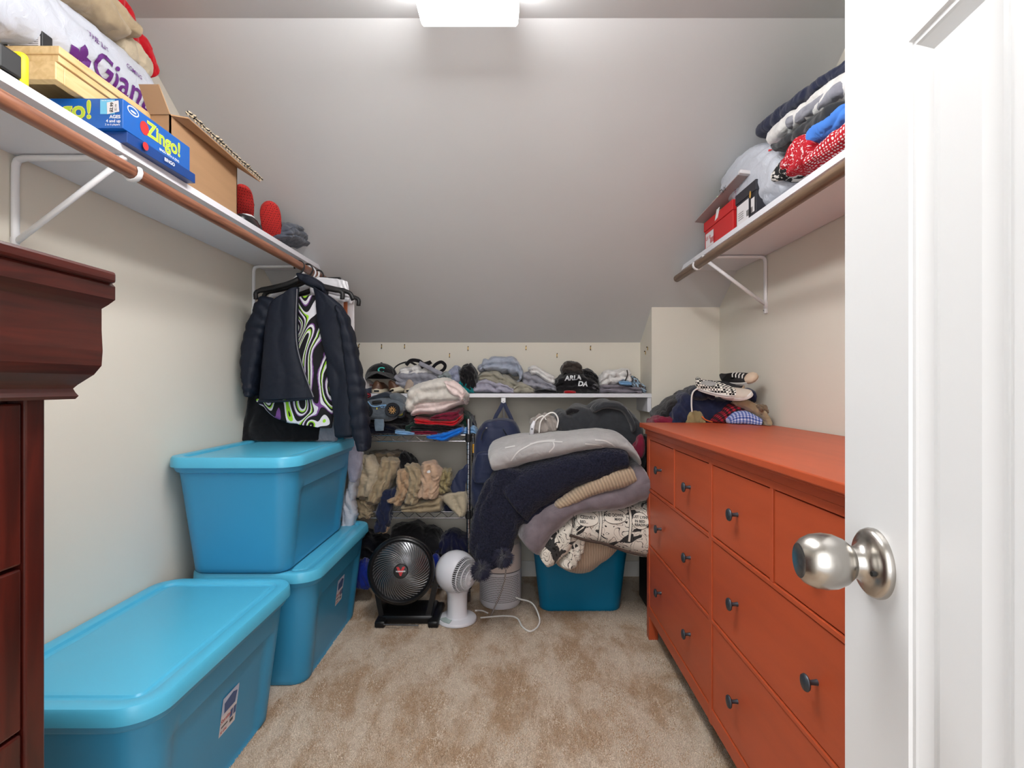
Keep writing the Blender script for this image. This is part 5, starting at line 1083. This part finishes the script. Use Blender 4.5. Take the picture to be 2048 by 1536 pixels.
O('hem_band', tube(spline([P(x, y, 2.275) for x, y in [(517, 802), (550, 803), (590, 800), (627, 796)]], 5), .005, 8), f_jk, J)
O('zip', tube(spline([P(x, y, 2.27) for x, y in [(594, 578), (592, 640), (594, 690), (607, 740), (627, 794)]], 5), .0022, 6), M('pale_zip', (150, 150, 158), .4, .5), J)
c2('patterned_hoodie', [(594, 590, 645, 590), (596, 640, 650, 640), (580, 700, 668, 700), (570, 750, 668, 755), (540, 800, 665, 815), (512, 800, 665, 840), (545, 832, 663, 852), (580, 846, 662, 858)], f_swirl, 'black white green and purple swirl patterned hoodie inside the navy jacket', 'hoodie', d=2.315, D=.05, amp=.004, wlen=.09, wd=(1, 0, .1), cap=.03, crump=.3, nu=80, nv=80)
Bk = T('black_coat', 'long black coat hanging behind the navy jacket', 'coat', P(560, 880, 2.45))
c2('coat_body', [(520, 610, 600, 600), (512, 660, 640, 650), (505, 720, 650, 720), (496, 790, 650, 790), (486, 850, 640, 850), (478, 882, 635, 882)], f_black, d=2.40, D=.06, parent=Bk, amp=.007, wlen=.09, wd=(1, 0, .1), cap=.03, crump=.5)
c2('sleeve', [(512, 640, 530, 645), (500, 690, 525, 700), (488, 760, 515, 770), (484, 790, 505, 795)], f_black, d=2.38, D=.08, parent=Bk, amp=.005, wlen=.06, wd=(.2, 0, 1))
c2('brown_jacket', [(500, 625, 540, 620), (515, 680, 560, 690), (530, 760, 600, 760)], fab('olive_brown', (84, 66, 50)), 'olive brown garment glimpsed under the navy sleeve', 'jacket', d=2.46, D=.04)
c2('grey_garment', [(630, 840, 672, 840), (628, 862, 672, 862), (628, 884, 672, 884)], f_grey, 'grey garment hem above the stacked tote lid', 'clothing', d=2.42, D=.05, amp=.003)
c2('grey_long_shirt', [(640, 620, 690, 625), (665, 700, 700, 700), (680, 800, 715, 800), (690, 900, 722, 905), (694, 935, 722, 930), (698, 965, 712, 968)], f_lav, 'pale grey garment hanging beside the khaki pile', 'clothing', d=2.50, D=.04, amp=.004, wd=(1, 0, .1))
# garment bag with print
gp = T('packaged_garment', 'white packaged garment in clear plastic behind the hangers', 'package', P(650, 690, 2.53))
rbk = lambda nm, x0_, y0_, x1_, y1_, d_, th, mt, **k: O(nm, boxo((min(P(x0_, 0, d_).x, P(x1_, 0, d_).x), d_, P(0, y1_, d_).z), (max(P(x0_, 0, d_).x, P(x1_, 0, d_).x), d_+th, P(0, y0_, d_).z), .002), mt, gp, **k)
rbk('card_insert', 618, 572, 686, 720, 2.52, .012, m_wp)
rbk('header_strip', 625, 554, 680, 560, 2.515, .02, m_blm); rbk('header_strip', 628, 563, 683, 569, 2.515, .02, M('grey_strip', (90, 86, 88), .5))
decal('green_corner', poly2d([(-.015, .02), (.03, .018), (.01, -.012)]), P(640, 574, 2.52), R1, U1, M('lime_green', (110, 200, 40), .5), gp, off=.002)
rbk('photo_print', 683, 598, 694, 668, 2.54, .01, M('orange_print', (190, 104, 60), .5, var=.3, vs=20)); rbk('photo_print', 684, 640, 695, 690, 2.545, .01, M('rose_print', (150, 84, 80), .5))
rbk('card_insert', 694, 592, 708, 670, 2.56, .01, m_lab)
c2('clear_wrap', [(618, 552, 694, 560), (620, 575, 698, 585), (622, 600, 700, 605)], M('clear_film', (236, 236, 240), .1), d=2.50, D=.01, parent=gp, amp=.003, wlen=.03, e=.5)
gp.children[-1].data.materials[0].node_tree.nodes['Principled BSDF'].inputs['Alpha'].default_value = .25
c2('salmon_belt', [(690, 862, 698, 862), (690, 900, 700, 900), (688, 935, 696, 935)], M('fabric_salmon', (190, 110, 96), .9), 'narrow salmon pink strap below the jacket sleeve', 'strap', d=2.56, D=.02, amp=.001)

# ---------- fans, purifier ----------
fc = P(803, 1140, 2.46); ax = V((.10, -1, .16)).normalized(); ua, ub = frame(ax)
FN = T('black_fan', 'black round air circulator fan with curved grille and red V badge', 'fan', V((fc.x, 2.55, 0)))
r0 = .150
O('outer_ring', lathe([(r0*.84, .0), (r0*.86, .012), (r0*.93, .022), (r0*1.0, .018), (r0*1.03, 0), (r0*1.0, -.035), (r0*.93, -.075), (r0*.78, -.11), (r0*.5, -.13), (.01, -.135)], fc, ax, 56), m_bl, FN, smooth=True, sharp=60)
O('chrome_line', lathe([(r0*1.015, .010), (r0*1.035, .004)], fc, ax, 56), M('dark_chrome', (110, 110, 112), .25, .9), FN, smooth=True)
mg = M('grille_grey', (120, 120, 122), .35, .3)
NB = 48
for k in range(NB):
    pts = []
    for j in range(9):
        t = j/8; r = .030+(r0*.86-.030)*t; a = 2*math.pi*k/NB-1.15*t**.8; pts.append(fc+ax*(.030-.018*t*t)+ua*math.cos(a)*r+ub*math.sin(a)*r)
    O('grille_blade', tube(pts, .0013, 4), mg, FN)
hb = O('hub', lathe([(.034, .016), (.034, .030), (.030, .034), (.001, .036)], fc, ax, 32), m_bl, FN, smooth=True, sharp=40)
up_ = (V((0, 0, 1))-ax*ax.z).normalized(); rt_ = up_.cross(ax)
decal('badge_v', poly2d([(-.020, .020), (-.008, .020), (0, .003), (.008, .020), (.020, .020), (.003, -.020), (-.003, -.020)]), fc+ax*.036, rt_, up_, M('badge_red', (190, 36, 44), .4), hb, off=.0008)
decal('lettering', text2d('VORNADO', .0085, .04), fc+ax*.036, rt_, up_, m_wp, hb, off=.0016)
for k in range(3):
    rings = []
    for j in range(6):
        t = j/5; r = .028+(r0*.78-.028)*t; a0 = 2*math.pi*k/3+.5*t
        rings.append([fc+ax*(-.03+s*.018+dz_)+ua*math.cos(a0+s*(.45-.1*t))*r+ub*math.sin(a0+s*(.45-.1*t))*r for s, dz_ in ((-1, 0), (0, .003), (1, 0), (0, -.001))])
    O('fan_blade', ringloft(rings), M('blade_grey', (62, 62, 64), .4), FN, smooth=True)
bx0, bx1 = fc.x-.115, fc.x+.115
bm = B(); box(bm, (bx0+.02, 2.47, .002), (bx1+.03, 2.66, .045), .012); O('base', bm, m_bl, FN, smooth=True, sharp=40)
for x_ in (bx0-.005, bx1+.01):
    O('foot', boxo((x_, 2.43, .001), (x_+.05, 2.66, .035), .01), m_bl, FN, smooth=True, sharp=40)
for s in (-1, 1):
    O('yoke_arm', ringloft([[V((fc.x+.01+s*(.105+.045*t)+dx_, 2.52+dy_, .02+t*.20)) for dx_, dy_ in ((-.012, -.04+.02*t), (.012, -.04+.02*t), (.012, .05-.02*t), (-.012, .05-.02*t))] for t in (0, .5, 1)]), m_bl, FN)
O('foot_trim', tube([V((bx0+.04, 2.428, .022)), V((bx1-.03, 2.428, .018))], .004, 6), M('dark_chrome', (110, 110, 112), .25, .9), FN)
# globe fan
GF = T('white_globe_fan', 'small white globe shaped desk fan on a round base', 'fan', P(913, 1215, 2.52))
gz = P(912, 1143, 2.52); gr = .099; ga = V((.80, -.55, -.10)).normalized(); g1, g2 = frame(ga)
prof = [(gr*math.sin(math.radians(a)), gr*math.cos(math.radians(a))) for a in (180, 165, 150, 135, 120, 105, 90, 80, 70, 62)]
O('shell', lathe([(max(r, .0005), h) for r, h in reversed(prof)], gz, ga, 48), m_wpl, GF, smooth=True, sharp=60)
O('grille_backing', lathe([(gr*.86, gr*.42), (gr*.6, gr*.68), (.02, gr*.85), (.0005, gr*.86)], gz, ga, 32), m_blm, GF, smooth=True)
for k in range(56):
    a = 2*math.pi*k/56
    O('grille_rib', tube([gz+ga*gr*math.cos(th)+(g1*math.cos(a+.5*(1.08-th))+g2*math.sin(a+.5*(1.08-th)))*gr*math.sin(th) for th in [math.radians(62-6.5*j) for j in range(9)]], .0014, 4), m_wpl, GF)
for th in (62, 50, 36, 22, 10):
    t = math.radians(th); O('grille_ring', tube([gz+ga*gr*math.cos(t)+(g1*math.cos(a)+g2*math.sin(a))*gr*math.sin(t) for a in [2*math.pi*k/36 for k in range(37)]], .0022, 6), m_wpl, GF)
O('grille_cap', lathe([(.016, gr*.965), (.014, gr*1.01), (.001, gr*1.02)], gz, ga, 20), m_wpl, GF, smooth=True)
bs_ = V((gz.x+.006, 2.52, 0))
O('neck', lathe([(.060, .018), (.048, .024), (.047, .07), (.048, .125), (.055, .150)], bs_, n=36), m_wpl, GF, smooth=True, sharp=40)
O('base', lathe([(.083, .001), (.092, .004), (.094, .010), (.090, .017), (.060, .022), (.001, .022)], bs_, n=44), m_wpl, GF, smooth=True, sharp=50)
O('control_panel', ringloft([[bs_+V((r*math.cos(a), r*math.sin(a), .0222-.0028*(r-.060)/.03)) for r, a in [(.054, math.radians(q)) for q in range(200, 251, 10)]+[(.084, math.radians(q)) for q in range(250, 199, -10)]] for _ in (0, 1)][:1]*1+[[bs_+V((r*math.cos(a), r*math.sin(a), .0242-.0028*(r-.060)/.03)) for r, a in [(.054, math.radians(q)) for q in range(200, 251, 10)]+[(.084, math.radians(q)) for q in range(250, 199, -10)]]]), M('grey_green_panel', (168, 184, 180), .4), GF)
# purifier
AP = T('air_purifier', 'white cylindrical air purifier with perforated lower grille', 'appliance', P(1001, 1222, 2.72)); AP.location.z = 0
pcx, pcy, pr_ = P(1001, 0, 2.72).x, 2.72, .107
m_cone = M('cream_plastic', (226, 214, 208), .4)
O('body', lathe([(pr_-.028, .001), (pr_-.010, .006), (pr_, .022), (pr_, .185)], (pcx, pcy, 0), n=48), m_wpl, AP, smooth=True, sharp=40)
O('seam', lathe([(pr_-.003, .184), (pr_-.003, .190)], (pcx, pcy, 0), n=48), m_labg, AP)
O('upper_body', lathe([(pr_, .190), (pr_, .30), (pr_-.008, .318), (.05, .32), (.001, .32)], (pcx, pcy, 0), n=48), m_cone, AP, smooth=True, sharp=40)
vs, fs = [], []
for i in range(15):
    for j in range(32):
        a = math.radians(-90-62+ (j+.5*(i % 2))*3.8); z = .045+i*.0088; c_ = V((pcx+(pr_+.0004)*math.cos(a), pcy+(pr_+.0004)*math.sin(a), z)); t_ = V((-math.sin(a), math.cos(a), 0)); k = len(vs)
        vs += [c_+t_*.0024*math.cos(q)+V((0, 0, .0027*math.sin(q))) for q in [math.pi/3*s for s in range(6)]]; fs.append(tuple(range(k, k+6)))
O('perforations', (vs, fs), m_blm, AP, kind='stuff')
decal('sticker', rect2d(.017, .020), V((pcx+.052, pcy-.093, .245)), V((.87, .5, 0)), U1, M('cyan_label', (40, 160, 200), .4), AP, off=.003)
O('power_cord', tube(spline([(pcx+.078, pcy-.074, .060), (pcx+.10, pcy-.085, .055), P(1065, 1207, 2.58), V((P(1078, 0, 2.55).x, 2.50, .02)), V((P(1075, 0, 2.45).x, 2.44, .006)), V((P(1060, 0, 2.4).x, 2.395, .006)), V((P(1045, 0, 2.45).x, 2.44, .006)), V((P(1034, 0, 2.5).x, 2.53, .006)), V((P(1010, 0, 2.5).x, 2.555, .006)), V((P(960, 0, 2.5).x, 2.535, .006))], 8), .0042, 8), m_cord, None, 'white power cord looping on the carpet in front of purifier', 'cord', smooth=True)
O('grey_lead', tube(spline([P(1012, 1140, 2.42), P(1008, 1165, 2.44), P(1000, 1190, 2.5), V((P(982, 0, 2.55).x, 2.56, .006))], 8), [.0035]*25, 8), M('grey_lead', (168, 160, 158), .5), None, 'thin grey lead hanging down from the navy pompom', 'cord', smooth=True)
O('grey_lead', tube(spline([V((gz.x+.09, 2.56, .03)), V((gz.x+.12, 2.6, .012)), V((gz.x+.15, 2.585, .006))], 6), .004, 8), m_cord, None, 'short white lead between the globe fan and purifier', 'cord', smooth=True)

# ---------- carpet pile ----------
rng = np.random.default_rng(3)
def tufts(n, xr, yr):
    p = np.empty((n, 3)); p[:, 0] = rng.uniform(*xr, n); p[:, 1] = rng.uniform(*yr, n); p[:, 2] = 0
    a = rng.uniform(0, 6.283, n); w_ = .0016; ln = np.stack([rng.normal(0, .0022, n), rng.normal(-.0005, .0022, n), rng.uniform(.004, .0085, n)], 1)
    d_ = np.stack([np.cos(a)*w_, np.sin(a)*w_, np.zeros(n)], 1); e_ = np.stack([-np.sin(a)*w_, np.cos(a)*w_, np.zeros(n)], 1)
    v = np.stack([p+d_, p-.5*d_+e_, p-.5*d_-e_, p+ln], 1).reshape(-1, 3)
    b = np.arange(n)[:, None]*4; f = np.concatenate([b+[0, 1, 3], b+[1, 2, 3], b+[2, 0, 3]], 1).reshape(-1)
    me = bpy.data.meshes.new('carpet_pile'); me.vertices.add(len(v)); me.vertices.foreach_set('co', v.astype('f').ravel())
    me.loops.add(len(f)); me.loops.foreach_set('vertex_index', f.astype('i')); me.polygons.add(n*3)
    me.polygons.foreach_set('loop_start', np.arange(0, n*9, 3, dtype='i')); me.polygons.foreach_set('loop_total', np.full(n*3, 3, 'i')); me.update(calc_edges=True); return me
me = tufts(170000, (-.84, .66), (1.3, 2.75))
o = bpy.data.objects.new('carpet_pile', me); C.objects.link(o); me.materials.append(m_carpet)
tag(o, 'short beige carpet pile in the middle of the floor', 'carpet', kind='stuff')
